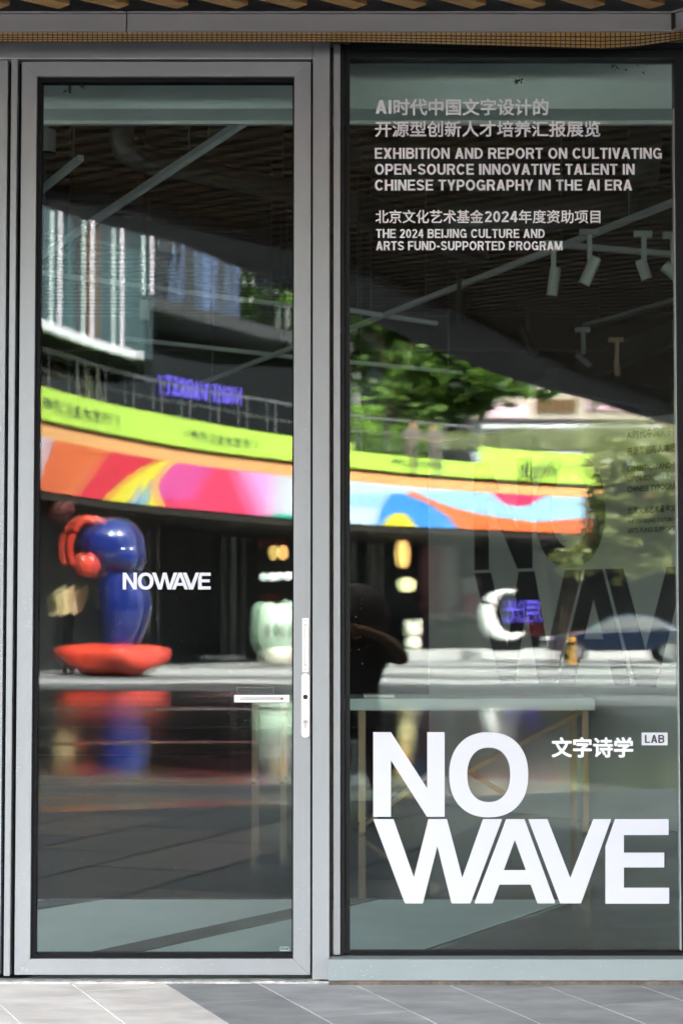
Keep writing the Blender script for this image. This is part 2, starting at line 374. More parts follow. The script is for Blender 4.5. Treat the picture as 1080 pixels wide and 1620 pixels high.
def clip(poly, keep):
    """Sutherland-Hodgman against half planes (a,b,c): keep a*x+b*y<=c"""
    for a, b, c in keep:
        out = []
        for i in range(len(poly)):
            p, q = poly[i], poly[(i + 1) % len(poly)]
            dp, dq = a * p[0] + b * p[1] - c, a * q[0] + b * q[1] - c
            if dp <= 0: out.append(p)
            if dp * dq < 0:
                t = dp / (dp - dq); out.append((p[0] + t * (q[0] - p[0]), p[1] + t * (q[1] - p[1])))
        poly = out
        if len(poly) < 3: return []
    return poly
def area(p): return abs(sum(p[i][0] * p[(i + 1) % len(p)][1] - p[(i + 1) % len(p)][0] * p[i][1] for i in range(len(p)))) / 2
LD = Vector((.337, -.9415)); PD = Vector((.9415, .337))     # along and across the paving courses
def pave(parent, x_start, cw, tl, gap, gap2, keep, ztop, th, mats, name, krange, jrange, stagger, tilt=0., lim=300):
    n = 0
    base = MB().box(0, cw - gap, 0, tl - gap, -th, 0)
    shared = {}
    for k in krange:
        for j in jrange:
            o = Vector((x_start, 0)) + PD * (cw * k) + LD * (tl * (j + stagger(k)))
            rect = [o, o + PD * (cw - gap), o + PD * (cw - gap) + LD * (tl - gap2), o + LD * (tl - gap2)]
            rect = [(p.x, p.y) for p in rect]
            cl = clip(rect, keep)
            if not cl or area(cl) < .004: continue
            mat = mats(k, j)
            mb = MB().prism([(x, y, ztop - th) for x, y in cl], (0, 0, th))
            if tilt:
                ax = random.uniform(-tilt, tilt); ay = random.uniform(-tilt, tilt)
                cx, cy_ = sum(p[0] for p in cl) / len(cl), sum(p[1] for p in cl) / len(cl)
                for v in mb.v: v.z += (v.x - cx) * ax + (v.y - cy_) * ay
            mb.build(name, mat, parent); n += 1
            if n >= lim: return n
    return n
# ---- terrace under the canopy: pale and grey stone courses
tb = struct(box(-4.2, 4.2, -2.05, 0.05, -.011, -.0025).build('terrace_floor', M_grout))
keep_t = [(0, 1, -.035), (0, -1, 2.045), (1, 0, 3.6), (-1, 0, 3.6)]
nt_ = pave(tb, .02, .2853, .90, .0075, .003, keep_t, 0, .006,
     lambda k, j: random.choice(M_tw) if (k <= -3 and k not in (-7, -11)) else random.choice(M_tg), 'tile', range(-14, 14), range(-2, 4), lambda k: (k * .37) % 1.0)
# mortar along the door threshold, dirt strip below the window sill
m = MB()
xs = np.linspace(-2.2, gx(523, 1545), 60)
for a, b in zip(xs[:-1], xs[1:]):
    e = -.052 - .012 * noise.noise(Vector((a * 9, 0, 0)))
    m.box(a, b + .001, e, -.005, -.001, .006 + .003 * noise.noise(Vector((a * 14, 3, 0))))
m.build('mortar_strip', M_mortar, tb)
# ---- plaza slabs near the terrace
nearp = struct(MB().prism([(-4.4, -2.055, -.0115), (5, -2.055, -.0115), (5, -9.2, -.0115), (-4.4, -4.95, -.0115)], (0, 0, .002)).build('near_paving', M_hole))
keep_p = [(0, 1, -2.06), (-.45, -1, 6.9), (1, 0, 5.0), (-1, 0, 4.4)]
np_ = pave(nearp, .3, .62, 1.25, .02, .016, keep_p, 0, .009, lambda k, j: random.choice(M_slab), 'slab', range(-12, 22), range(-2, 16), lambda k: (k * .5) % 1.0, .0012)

# ============================================================ SHOP FRONT
Zt = gz
# --- door (leaf in a fixed jamb)
door = thing('glass_door', (gx(258), 0, 0), 'tall grey framed glass door with white lock plates and small white lettering', 'door')
zb, zt = gz(1540), gz(101)
gzb, gzt = gz(1515), gz(124)
X = lambda p: gx(p, 1500)
yf = -.028
for a, b in ((25.5, 50), (464, 491)):
    # stiles with mitred ends
    s = 1 if a < 100 else -1
    o_, i_ = (X(a), X(b)) if s == 1 else (X(b), X(a))
    MB().prism([(o_, yf, zb), (o_, yf, zt), (i_, yf, gzt), (i_, yf, gzb)], (0, .075, 0)).build('stile', M_paint, door, bevel=.0012)
MB().prism([(X(25.5), yf, zb), (X(491), yf, zb), (X(464), yf, gzb), (X(50), yf, gzb)], (0, .075, 0)).build('bottom_rail', M_paint, door, bevel=.0012)
MB().prism([(X(25.5), yf, zt), (X(491), yf, zt), (X(464), yf, gzt), (X(50), yf, gzt)], (0, .075, 0)).build('top_rail', M_paint, door, bevel=.0012)
gl_, gr_ = X(57), X(461.5)
glb, glt = gz(1508), gz(131)
m = MB()
m.box(X(50) + .0005, gl_, -.012, .035, gzb + .0005, gzt - .0005); m.box(gr_, X(464) - .0005, -.012, .035, gzb + .0005, gzt - .0005)
m.box(gl_ + .0003, gr_ - .0003, -.0115, .035, gzb + .0005, glb); m.box(gl_ + .0003, gr_ - .0003, -.0115, .035, glt, gzt - .0005)
m.build('gasket', M_black, door)
box(gl_ - .006, gr_ + .004, .0, .006, glb - .006, glt + .006).build('outer_pane', M_g['door_outer'], door)
m = box(gl_ - .006, gr_ + .004, .021, .027, glb - .006, glt + .006)
c = Vector(((gl_ + gr_) / 2, .024, 0)); m.xf(Matrix.Translation(c) @ Matrix.Rotation(.0024, 4, 'Z') @ Matrix.Translation(-c))
m.build('inner_pane', M_g['door_inner'], door)
# lettering NOWAVE on the door
def small_logo():
    k = (gx(331.5, 920) - gx(194, 920)) / (997 - 97.0)
    x0 = gx(194.5, 920); z1 = gz(906)
    lay = [('N', 97 - 22 * .596, 0), ('O', 253 - 284 * .596, 0), ('W', 399 - 22 * .596, 1), ('A', 399 - 22 * .596, 1), ('V', 399 - 22 * .596, 1), ('E', 399 - 22 * .596, 1)]
    m = MB()
    for ch, ox, row in lay:
        vs, fs = logo_letter(ch, .0)
        m._add([(x0 + (v.x * .596 + ox - 97) * k, -.0012, z1 - (v.y - (318 if row else 18)) * .596 * k) for v in vs], fs)
    return m
small_logo().build('lettering', M_vinyl, door)
# hardware
def rounded(x0, x1, z0, z1, r, n=6):
    pts = []
    for cx, cz, a0 in ((x1 - r, z1 - r, 0), (x0 + r, z1 - r, 90), (x0 + r, z0 + r, 180), (x1 - r, z0 + r, 270)):
        pts += [(cx + r * math.cos(R(a0 + 90 * i / n)), cz + r * math.sin(R(a0 + 90 * i / n))) for i in range(n + 1)]
    return pts
def plate_mesh(loops, y0, y1):
    vs, fs = outline(loops, 1.0)
    return flat(vs, fs, lambda v: (v.x, y0 if v.z < 0 else y1, v.y))
HX = lambda p: gx(p, 1050)
# upper pull plate
outer = rounded(HX(478.3), HX(488.6), gz(1063), gz(978), .001)
slot = rounded(HX(481.3), HX(485.6), gz(1054), gz(986.5), .0042)
pp = plate_mesh([outer, slot], yf - .006, yf - .0005).build('pull_plate', M_alu, door, bevel=.0004)
plate_mesh([rounded(HX(481), HX(486), gz(1055), gz(986), .0045)], yf - .0022, yf - .0004).build('slot', M_steel, pp)
MB().tube([(HX(484.2), yf - .0045, gz(1050)), (HX(484.2), yf - .0045, gz(990))], .0028, 8).build('slot_bar', M_alu, pp)
for py in (982.2, 1059):
    MB().tube([(HX(483.3), yf - .0075, gz(py)), (HX(483.3), yf - .0055, gz(py))], .0032, 10).build('screw', M_steel, pp)
# lock plate
lp = plate_mesh([rounded(HX(477), HX(490), gz(1166), gz(1065), .0125, 8)], yf - .009, yf - .0006).build('lock_plate', M_alu, door, bevel=.0012)
MB().tube([(HX(483.4), yf - .0100, gz(1102)), (HX(483.4), yf - .0086, gz(1102))], .0078, 16).build('spindle_hole', M_hole, lp)
kc = MB().tube([(HX(483.4), yf - .0125, gz(1141)), (HX(483.4), yf - .0086, gz(1141))], .0078, 16)
kc.box(HX(483.4) - .0036, HX(483.4) + .0036, yf - .0118, yf - .0086, gz(1150.5), gz(1141))
kc = kc.build('key_cylinder', M_steel, lp)
box(HX(483.4) - .0048, HX(483.4) + .0048, yf - .0131, yf - .0123, gz(1141) - .0009, gz(1141) + .0009).build('keyway', M_hole, kc)
# horizontal pull plate on the glass
outer = rounded(HX(371.5), HX(458), gz(1110.5), gz(1099), .0012)
slot = rounded(HX(380.5), HX(449), gz(1107.4), gz(1102.6), .0046)
hp = plate_mesh([outer, slot], -.030, -.022).build('pull_plate', M_alu, door, bevel=.0005)
plate_mesh([rounded(HX(380), HX(449.5), gz(1107.6), gz(1102.4), .0048)], -.0245, -.0215).build('slot', M_steel, hp)
MB().tube([(HX(384), -.027, gz(1104.8)), (HX(442), -.027, gz(1104.8))], .003, 8).build('slot_bar', M_alu, hp)
MB().tube([(HX(446.5), -.0285, gz(1105)), (HX(446.5), -.026, gz(1105))], .0032, 10).build('screw', M_black, hp)
for px in (376, 453): MB().tube([(HX(px), -.023, gz(1104.8)), (HX(px), -.0004, gz(1104.8))], .004, 8).build('standoff', M_steel, hp)
# clear sticker above it
stk = plate_mesh([rounded(HX(375), HX(433), gz(1098), gz(1087), .002), rounded(HX(375.7), HX(432.4), gz(1097.4), gz(1087.6), .0018)], -.0012, -.0008)
stk.build('sticker_edge', M_duct, door)
# small scraps of dark tape left at the top of the glass, and a glass stamp
def scraps(spots, y, parent, mat=M_hole):
    m = MB()
    for px, py, a, n in spots:
        for _ in range(n):
            cx, cz = gx(px + random.uniform(-a, a), py), gz(py + random.uniform(-a * .6, a * .6))
            rr = random.uniform(.0012, .0042); t0 = random.uniform(0, 6)
            m._add([(cx + rr * random.uniform(.5, 1.3) * math.cos(t0 + i * 1.2), y, cz + rr * random.uniform(.5, 1.3) * math.sin(t0 + i * 1.2)) for i in range(5)], [(0, 1, 2, 3, 4)])
    o = m.build('tape_scrap', mat, parent); return o
m = MB()
for pts in ([(99, 148), (105, 141), (106, 145)], [(108.5, 136), (113.5, 135), (113, 147), (110.5, 149), (108, 144)], [(124, 134.5), (133, 134), (133, 142), (131, 140)]):
    m._add([(gx(a, b), -.001, gz(b)) for a, b in pts], [tuple(range(len(pts)))])
m.build('tape_scrap', M_hole, door)
m = MB()
for px in (445.5, 450, 454.5):
    vs, fs = outline([ell(gx(px, 1501), gz(1501), .0055, .0075, 2, 20), ell(gx(px, 1501), gz(1501), .004, .006, 2, 20)], 0)
    m._add([(v.x, -.0008, v.y) for v in vs], fs)
m.build('glass_stamp', M_vinyl, door)

def flecks(name, spots, y, parent, mat, thin=.35):
    m = MB()
    for px, py, sx_, sy_, n, ln in spots:
        for _ in range(n):
            cx, cz = gx(px + random.uniform(-sx_, sx_), py), gz(py + random.uniform(-sy_, sy_))
            a = random.gauss(0, .35); l_ = ln * random.uniform(.3, 1.2); t_ = min(l_, .0016 * random.uniform(.4, 1.1))
            dx, dz = math.cos(a) * l_, math.sin(a) * l_
            m._add([(cx - dx, y, cz - dz), (cx, y, cz - t_ * thin), (cx + dx, y, cz + dz), (cx, y, cz + t_ * thin)], [(0, 1, 2, 3)])
    o = m.build(name, mat, parent); o['kind'] = 'stuff'; return o
flecks('scratch', [(46, 970, 8, 25, 12, .010), (36, 1380, 6, 20, 5, .007), (32, 1220, 5, 40, 6, .006), (478, 1440, 8, 60, 10, .005), (45, 1532, 12, 4, 8, .008), (250, 1530, 90, 7, 14, .006), (480, 700, 8, 300, 16, .003), (44, 600, 5, 300, 14, .003)], yf - .0006, door, M_vinyl)
flecks('dust', [(260, 1200, 190, 300, 60, .0014), (260, 1460, 190, 45, 60, .0012), (410, 1110, 50, 70, 16, .003), (250, 960, 160, 60, 14, .002)], -.0006, door, M_vinyl)
# --- neighbouring leaf at the left edge of the picture
left = thing('glass_door', (X(-250), 0, 0), 'grey framed glass door cut off by the picture edge, beside the lettered door', 'door')
box(X(-20), X(3), yf, .047, zb, zt + .004).build('stile', M_paint, left, bevel=.0012)
box(X(-498), X(-474), yf, .047, zb, zt + .004).build('stile', M_paint, left, bevel=.0012)
box(X(-474), X(-20), yf, .047, zb, gzb).build('bottom_rail', M_paint, left)
box(X(-474), X(-20), yf, .047, gzt, zt + .004).build('top_rail', M_paint, left)
box(X(-475), X(-19), .0, .006, gzb - .003, gzt + .003).build('pane', M_g['door_outer'], left)
# --- fixed door frame: head, jambs, grooves
frame = thing('door_frame', (X(258), 0, 0), 'grey metal frame around the glass door with a plain top board', 'door frame')
box(X(9.3), X(19), -.036, .05, gz(1541), gz(99) + .002).build('meeting_post', M_paint, frame, bevel=.001)
m = MB(); m.box(X(3.2), X(9), .012, .05, zb, zt + .003); m.box(X(19.3), X(25.2), .012, .05, zb, zt + .003); m.box(X(491.3), X(494), .012, .05, zb, zt + .003)
m.build('seal', M_black, frame)
box(X(494.3), X(521), -.045, .06, gz(1546), gz(71)).build('jamb', M_paint, frame, bevel=.0015)
box(X(-520), X(494) - .0005, -.042, .06, gz(98.5), gz(71)).build('head_board', M_paint, frame, bevel=.0015)
box(X(-520), X(497), -.048, -.0425, gz(98.8), gz(97.6)).build('drip_edge', M_alu, frame)
box(X(-520), X(538), -.075, -.0465, gz(71), gz(67.3)).build('top_trim', M_beam, frame, bevel=.001)
# stained sealant joint between frame and window
m = MB()
zs = np.linspace(gz(1508), gz(78), 70)
for a, b in zip(zs[:-1], zs[1:]):
    m.box(X(521) + .0004, X(526.5) + .003 * noise.noise(Vector((0, a * 6, 1))), -.018 - .004 * noise.noise(Vector((0, a * 11, 4))), .05, a, b)
m.build('sealant_joint', M_rust, frame)

# --- fixed window on the right
win = thing('shop_window', (gx(810), 0, 0), 'large fixed shop window with big white letters and black surround', 'window')
box(X(527.3), X(538), -.03, .06, gz(1508), gz(74)).build('side_trim', M_paint, win, bevel=.001)
wl, wr = X(553.5), X(1075)
wb, wtop = gz(1505), gz(93)
m = MB(); m.box(X(538.2), X(545), -.02, .06, gz(1509), gz(72)); m.box(X(545.2), wl, -.008, .05, gz(1508), gz(72))
m.build('left_gasket', M_blackf, win, bevel=.0008)
m = MB(); m.box(wl + .0004, X(1090), -.03, .06, gz(80), gz(71.5)); m.box(wl + .0004, X(1090), -.012, .06, wtop, gz(80.4))
m.build('top_frame', M_blackf, win, bevel=.0008)
m = MB(); m.box(X(1078), X(1125), -.014, .06, wb - .004, wtop - .0005); m.build('right_frame', M_blackf, win)
box(wr + .0005, X(1077), -.003, .03, gz(1503), gz(172)).build('edge_spacer', M_lampw, win)
box(X(553.8), X(1077.5), -.010, .04, gz(1511), wb).build('bottom_gasket', M_black, win, bevel=.001)
box(X(519), X(1125), -.085, .06, gz(1544.5), gz(1511.3)).build('sill', M_paint2, win, bevel=.002)
box(X(520), X(1125), -.078, .04, .0, gz(1545)).build('sill_bedding', M_dirt, win)
box(wl - .004, wr, .0, .006, wb - .004, wtop + .006).build('outer_pane', M_g['win_outer'], win)
m = box(wl - .004, wr, .021, .027, wb - .004, wtop + .006)
c = Vector(((wl + wr) / 2, .024, 0)); m.xf(Matrix.Translation(c) @ Matrix.Rotation(.0012, 4, 'Z') @ Matrix.Translation(-c))
m.build('inner_pane', M_g['win_inner'], win)
flecks('dust', [(800, 1485, 250, 18, 70, .0014), (800, 1100, 250, 380, 60, .0013), (570, 1000, 10, 60, 12, .003)], -.0006, win, M_vinyl)
flecks('scratch', [(560, 1530, 30, 10, 12, .006), (800, 1528, 240, 12, 40, .004)], -.0856, win, M_vinyl)
# big logo, one mesh per letter
k = (gx(1057.5, 1300) - gx(590, 1300)) / 1020.0
for ch in 'NOWAVE':
    vs, fs = logo_letter(ch, .001)
    zz = lambda y: gz(1150 + y / 2.182)
    flat(vs, fs, lambda v: (gx(580 + v.x / 2.182, 1150 + v.y / 2.182), -.0014 if v.z > 0 else -.0004, zz(v.y))).build('letter', M_vinyl, win)
LINES = [('AI', 593.5, 619, 180, 158.5, .022), ('时代中国文字设计的', 622, 867, 183, 156, .022), ('开源型创新人才培养汇报展览', 593, 949, 217, 191, .022),
         ('EXHIBITION AND REPORT ON CULTIVATING', 592.5, 1046, 251.3, 234, .03), ('OPEN-SOURCE INNOVATIVE TALENT IN', 592.5, 1003, 276.5, 259.3, .03),
         ('CHINESE TYPOGRAPHY IN THE AI ERA', 592.5, 999, 301.5, 284.3, .03), ('北京文化艺术基金', 593.5, 764, 353.5, 332, .018), ('2024', 766, 818, 351.5, 334, .018), ('年度资助项目', 820, 949, 353.5, 332, .018),
         ('THE 2024 BEIJING CULTURE AND', 594.5, 861, 376.6, 362.4, .028), ('ARTS FUND-SUPPORTED PROGRAM', 594.5, 889, 396, 381.6, .028),
         ('文字诗学', 872, 1001, 1198.5, 1166, .03)]
for body, x0, x1, y0, y1, bold in LINES:
    text_on(body, gx(x0, y0), gx(x1, y0), gz(y0), gz(y1), -.0012, M_vinyl_small, win, bold)
lab = box(gx(1014, 1169), gx(1055, 1169), -.0014, -.0006, gz(1179), gz(1159)).build('label_plate', M_vinyl, win)
text_on('LAB', gx(1019, 1169), gx(1050, 1169), gz(1175.3), gz(1162.6), -.0020, M_vinyl_dark, lab, .02)
scraps([(822, 127, 7, 14), (815, 130, 5, 6), (972, 107, 6, 16), (988, 110, 2, 5), (1008, 104, 2, 2), (1018, 116, 3, 4)], -.001, win)

# --- canopy: beam, copper mesh, slatted soffit, fascia
canopy = thing('canopy', (0, -1.5, 3.0), 'slatted timber canopy with grey steel edge beam above the shop front', 'canopy')
YB0, YB1 = -.36, -.338
bz0, bz1 = gz(47.5, YB0), gz(19.5, YB0)
xc = gx(1062, 48, YB0)
seam = gx(200, 30, YB0)
def beam_piece(x0, x1):
    m = MB(); m.box(x0, x1, YB0 + .012, YB1, bz0 + .004, bz1 - .002)
    m.box(x0, x1, YB0, YB1 - .001, bz0 - .003, bz0 + .0035); m.box(x0, x1, YB0 - .004, YB1 - .001, bz1 - .0015, bz1 + .003)
    return m
beam_piece(-3.4, seam - .002).build('edge_beam', M_beam, canopy, bevel=.001)
beam_piece(seam + .002, xc).build('edge_beam', M_beam, canopy, bevel=.001)
m = beam_piece(0, 3.2)
m.xf(Matrix.Translation((xc + .003, YB0, 0)) @ Matrix.Rotation(R(-52), 4, 'Z') @ Matrix.Translation((0, -YB0, 0)))
m.build('edge_beam', M_beam, canopy, bevel=.001)
# copper mesh strip sagging between beam and window head
cm = MB(); wm = MB()
NU, NV = 150, 4
def mesh_pt(u, v):
    px = 1180 * u - 50
    top = 50.5 if px < 1000 else 50.5 - (px - 1000) * .06
    bell = max(0, 1 - abs(px - 950) / (420 if px < 950 else 190)) ** 1.15
    bot = 66 + 11 * bell - (max(0, px - 1010) * .09)
    y = YB1 + .02 + (.16) * v
    return at(px, top + (bot - top) * (v ** .85), y)
for i in range(NU):
    for j in range(NV):
        e = .11
        q = [mesh_pt((i + a) / NU, (j + b) / NV) for a, b in ((e, e), (1 - e, e), (1 - e, 1 - e), (e, 1 - e))]
        cm._add(q, [(0, 1, 2, 3)])
for j in range(NV + 1):
    wm.tube([mesh_pt(i / NU, j / NV) for i in range(NU + 1)], .0017, 4)
for i in range(NU + 1):
    wm.tube([mesh_pt(i / NU, j / NV) for j in range(NV + 1)], .0015, 4)
cmo = cm.build('copper_mesh', M_copper, canopy); cmo['kind'] = 'stuff'
wmo = wm.build('mesh_wire', M_wire, canopy); wmo['kind'] = 'stuff'
# outline of the canopy edge (plan positions); unseen ends lengthened to shade the shop front
EDGE = [(-6.5, -1.85), (-3.2, -1.95), (-2.2, -2.1), (-1.32, -2.35), (-1.0, -2.6), (-.75, -3.0), (-.26, -3.75), (.05, -4.4), (.9, -6.7), (1.7, -8.95), (2.45, -10.6), (4.4, -14.6), (9, -25)]
ZF0, ZF1 = 3.045, 3.42
poly = [(9, -.37), (-6.5, -.37)] + EDGE
MB().prism([(x, y, 3.32) for x, y in [(9, .06), (-6.5, .06)] + EDGE], (0, 0, .10)).build('soffit_board', M_soffit, canopy)
m = MB()
for (x0, y0), (x1, y1) in zip(EDGE[:-1], EDGE[1:]):
    d = (Vector((x1, y1)) - Vector((x0, y0))).normalized(); nrm = Vector((d.y, -d.x)) * .0
    m.bar((x0, y0, (ZF0 + ZF1) / 2), (x1 + d.x * .02, y1 + d.y * .02, (ZF0 + ZF1) / 2), .14, ZF1 - ZF0)
m.build('fascia', M_fascia, canopy)
m = MB()
inn = []
for i, (x, y) in enumerate(EDGE):
    a = Vector(EDGE[max(0, i - 1)]); b = Vector(EDGE[min(len(EDGE) - 1, i + 1)]); d = (b - a).normalized()
    inn.append((x + d.y * .62, y - d.x * .62) if (d.y * .62 * -1 + 0) == 99 else (x - -d.y * .62, y + d.x * .62))
for i in range(len(EDGE) - 1):
    m.prism([(*EDGE[i], ZF0 + .012), (*EDGE[i + 1], ZF0 + .012), (*inn[i + 1], ZF0 + .012), (*inn[i], ZF0 + .012)], (0, 0, .03))
m.build('edge_trim', M_fascia, canopy)
# slats
SDIR = Vector((.75, .66)).normalized(); SN = Vector((-SDIR.y, SDIR.x))
def seg_clip(n0):
    ts = []
    P = poly
    for i in range(len(P)):
        a, b = Vector(P[i]), Vector(P[(i + 1) % len(P)])
        da, db = a.dot(SN) - n0, b.dot(SN) - n0
        if da * db < 0: p = a + (b - a) * (da / (da - db)); ts.append(p.dot(SDIR))
    ts.sort(); return list(zip(ts[::2], ts[1::2]))
n0 = -14.0
cnt = 0
while n0 < 6:
    for t0, t1 in seg_clip(n0):
        if t1 - t0 > .15:
            a = SDIR * (t0 + .01) + SN * n0; b = SDIR * (t1 - .06) + SN * n0
            MB().bar((a.x, a.y, 3.205), (b.x, b.y, 3.205), .06, .21).build('slat', M_wood, canopy); cnt += 1
    n0 += .123
# --- the building over the shop
shopb = thing('shop_building', (0, 8, 0), 'pale rendered mall block rising above the shop front and canopy', 'building')
box(-34, 42, .32, 16, 4.6, 46).build('wall', pm('render_wall', (.42, .41, .40), .8, 0, .1, .3), shopb)
m = MB()
for zz in range(8, 44, 5):
    m.box(-33, 41, .18, .31, zz, zz + 2.6)
m.build('window_band', pm('dark_window', (.03, .035, .04), .1), shopb)
box(-34, -8.2, .0, .25, 0, 4.55).build('wall', pm('side_wall', (.2, .2, .2), .8), shopb)
box(8.0, 42, .0, .25, 0, 4.55).build('wall', MATS['side_wall'], shopb)
box(-8.19, 7.99, .07, .25, gz(66), 4.55).build('wall', MATS['side_wall'], shopb)
# unseen window bays added on both sides to bring daylight inside
added_bay_r = thing('shop_window', (2.2, 0, 0), 'unseen added window bay past the black frame at the picture edge', 'window')
box(1.20, 7.9, .0, .008, .1, 3.0).build('pane', M_g['win_outer'], added_bay_r)
box(1.20, 7.9, -.08, .06, 0, .098).build('sill', M_paint2, added_bay_r)
added_bay_l = thing('shop_window', (-5, 0, 0), 'unseen added window bay left of the doors outside the picture', 'window')
box(-8.15, -2.1, .0, .008, .1, 3.0).build('pane', M_g['win_outer'], added_bay_l)
box(-8.15, -2.1, -.08, .06, 0, .098).build('sill', M_paint2, added_bay_l)

# ============================================================ INTERIOR
room = struct(box(-9, 9, .10, 17, -.03, -.016).build('interior_floor', M_interior_dark))
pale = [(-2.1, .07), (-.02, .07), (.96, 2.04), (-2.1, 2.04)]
def floor_piece(name, poly, z, mat, th=.004):
    return MB().prism([(x, y, z - th) for x, y in poly], (0, 0, th)).build(name, mat, room)
floor_piece('pale_floor_area', pale, -.004, M_interior_pale)  # pale area and dark diagonal stripes, drawn as flat floor pieces
floor_piece('dark_stripe', [(-1.21, .07), (-1.05, .07), (.16, 2.04), (-.02, 2.04)], .0005, M_stripe)
floor_piece('dark_stripe', [(-2.1, .55), (-2.1, .78), (-1.0, 2.04), (-1.22, 2.04)], .0005, M_stripe)
struct(box(-9, 9, .26, 17, 4.3, 4.4).build('interior_ceiling', M_ceil))
struct(box(-9, 9, 16.9, 17, -.01, 4.29).build('interior_back_wall', M_dwall))
struct(box(-9.1, -9, .26, 16.9, -.01, 4.29).build('interior_side_wall', M_dwall))
struct(box(9, 9.1, .26, 16.9, -.01, 4.29).build('interior_side_wall', M_dwall))
# bulkhead just inside the glass
bh = thing('bulkhead', (0, .35, 2.9), 'pale green painted ceiling bulkhead running just inside the glass', 'bulkhead')
zb2 = gz(172, .30)
box(-8, 7.9, .30, .47, zb2, 3.6).build('board', M_bulk, bh)
box(-8, 7.9, .472, .50, zb2 - .012, zb2 + .03).build('edge_trim', M_alu, bh)

# ceiling tracks (long pale bars), at their real height
ZTR = 3.2
def trk(px0, py0, px1, py1, z=ZTR):
    out = []
    for px, py in ((px0, py0), (px1, py1)):
        a, b, e = ray(px, py); t = (z - EYE) / e
        out.append(Vector((a * t, b * t - DIST, z)))
    return out
TR = [('long pale ceiling bar crossing the top of the window', 540, 525, 1085, 312, .034, 3.2),
      ('long pale ceiling bar crossing the top of the door', 40, 422, 385, 193, .034, 3.2),
      ('short pale ceiling bar in the top left corner of the door', 40, 322, 128, 250, .028, 3.3),
      ('thin cross bar behind the white fins at mid door', 55, 430, 475, 486, .028, 3.3),
      ('thin low cross bar under the door fins', 200, 536, 475, 566, .028, 3.2),
      ('thin bar rising above the purple sign', 320, 606, 475, 545, .028, 3.1),
      ('thin bar above the leaves at window left edge', 548, 490, 690, 512, .028, 3.2),
      ('lower thin bar through the leaves at window left', 548, 572, 730, 590, .028, 3.1),
      ('grey cross bar carrying spotlights near the right edge', 860, 385, 1090, 405, .05, 3.3),
      ('wide dim bar under the ribbed ceiling at right', 930, 515, 1090, 470, .10, 3.6),
      ('dim diagonal bar under the bulkhead in the door', 275, 272, 470, 305, .028, 3.5)]
for lab_, a, b, c_, d_, wd, z in TR:
    p, q = trk(a, b, c_, d_, z)
    t = thing('ceiling_track', p, lab_, 'ceiling track', 'pale tracks and bars hung from the shop ceiling')
    MB().bar(p, q, wd, .028).build('rail', M_track, t)
    for f_ in (.12, .88):
        r_ = p + (q - p) * f_; MB().tube([r_, (r_.x, r_.y, 4.3)], .006, 6).build('hanger', M_duct, t)
# spotlights
def spot(px, py, d, length, rad, tilt, yaw, label, col_=None):
    p = at(px, py, d - DIST)
    t = thing('track_spotlight', p, label, 'spotlight', 'cylinder spotlights on the ceiling tracks')
    m = MB().tube([(0, 0, length / 2), (0, 0, -length / 2)], rad, 18); m.v = [v.copy() for v in m.v]
    rot = Matrix.Rotation(R(yaw), 4, 'Z') @ Matrix.Rotation(R(tilt), 4, 'Y')
    m.xf(Matrix.Translation(p) @ rot); m.build('housing', col_ or M_lampw, t, bevel=.002)
    m = MB().tube([(0, 0, -length / 2 - .004), (0, 0, -length / 2 + .004)], rad * 1.04, 18)
    m.xf(Matrix.Translation(p) @ rot); m.build('lens_ring', M_hole, t)
    m = MB().box(p.x - .012, p.x + .012, p.y - .012, p.y + .012, p.z + length * .35, p.z + length * .35 + .13); m.build('stem', col_ or M_lampw, t)
    m = MB().box(p.x - .05, p.x + .04, p.y - .02, p.y + .02, p.z + length * .35 + .13, p.z + length * .35 + .16); m.build('adapter', col_ or M_lampw, t)
    return t
spot(875, 447, 10.6, .15, .028, 8, 0, 'white spotlight pointing down below the word PROGRAM')
spot(932, 430, 10.4, .155, .030, 24, 0, 'tilted white spotlight right of the downward pointing one')
spot(1018, 428, 10.4, .11, .028, -18, -20, 'grey spotlight with its dark lens facing the street')
spot(1064, 432, 10.2, .12, .030, -50, 0, 'spotlight half hidden by the right window edge')
spot(726, 487, 11.5, .18, .032, 2, 0, 'dark upright spotlight on the long window bar', M_blackf)
spot(833, 540, 12.5, .19, .030, -25, 0, 'dark tilted spotlight in front of the leaves', M_blackf)
spot(922, 570, 12.5, .11, .017, -50, 0, 'small grey spotlight tilted under the canopy edge', M_duct)
spot(975, 583, 13, .10, .019, -8, 0, 'tan spotlight low at the right of the window', M_oak)
spot(72, 225, 8.6, .10, .045, 0, 0, 'fat white spotlight cut by the left edge of the door glass')
# small white speaker box hanging in the door
sp = at(229, 490, 5.2)
t = thing('ceiling_speaker', sp, 'small white box hanging behind the door beside the white fins', 'speaker')
box(sp.x - .025, sp.x + .025, sp.y - .03, sp.y + .03, sp.z - .06, sp.z + .055).build('cabinet', M_lampw, t, bevel=.004)
MB().tube([(sp.x, sp.y, sp.z + .05), (sp.x, sp.y, 4.3)], .006, 6).build('cable', M_hole, t)
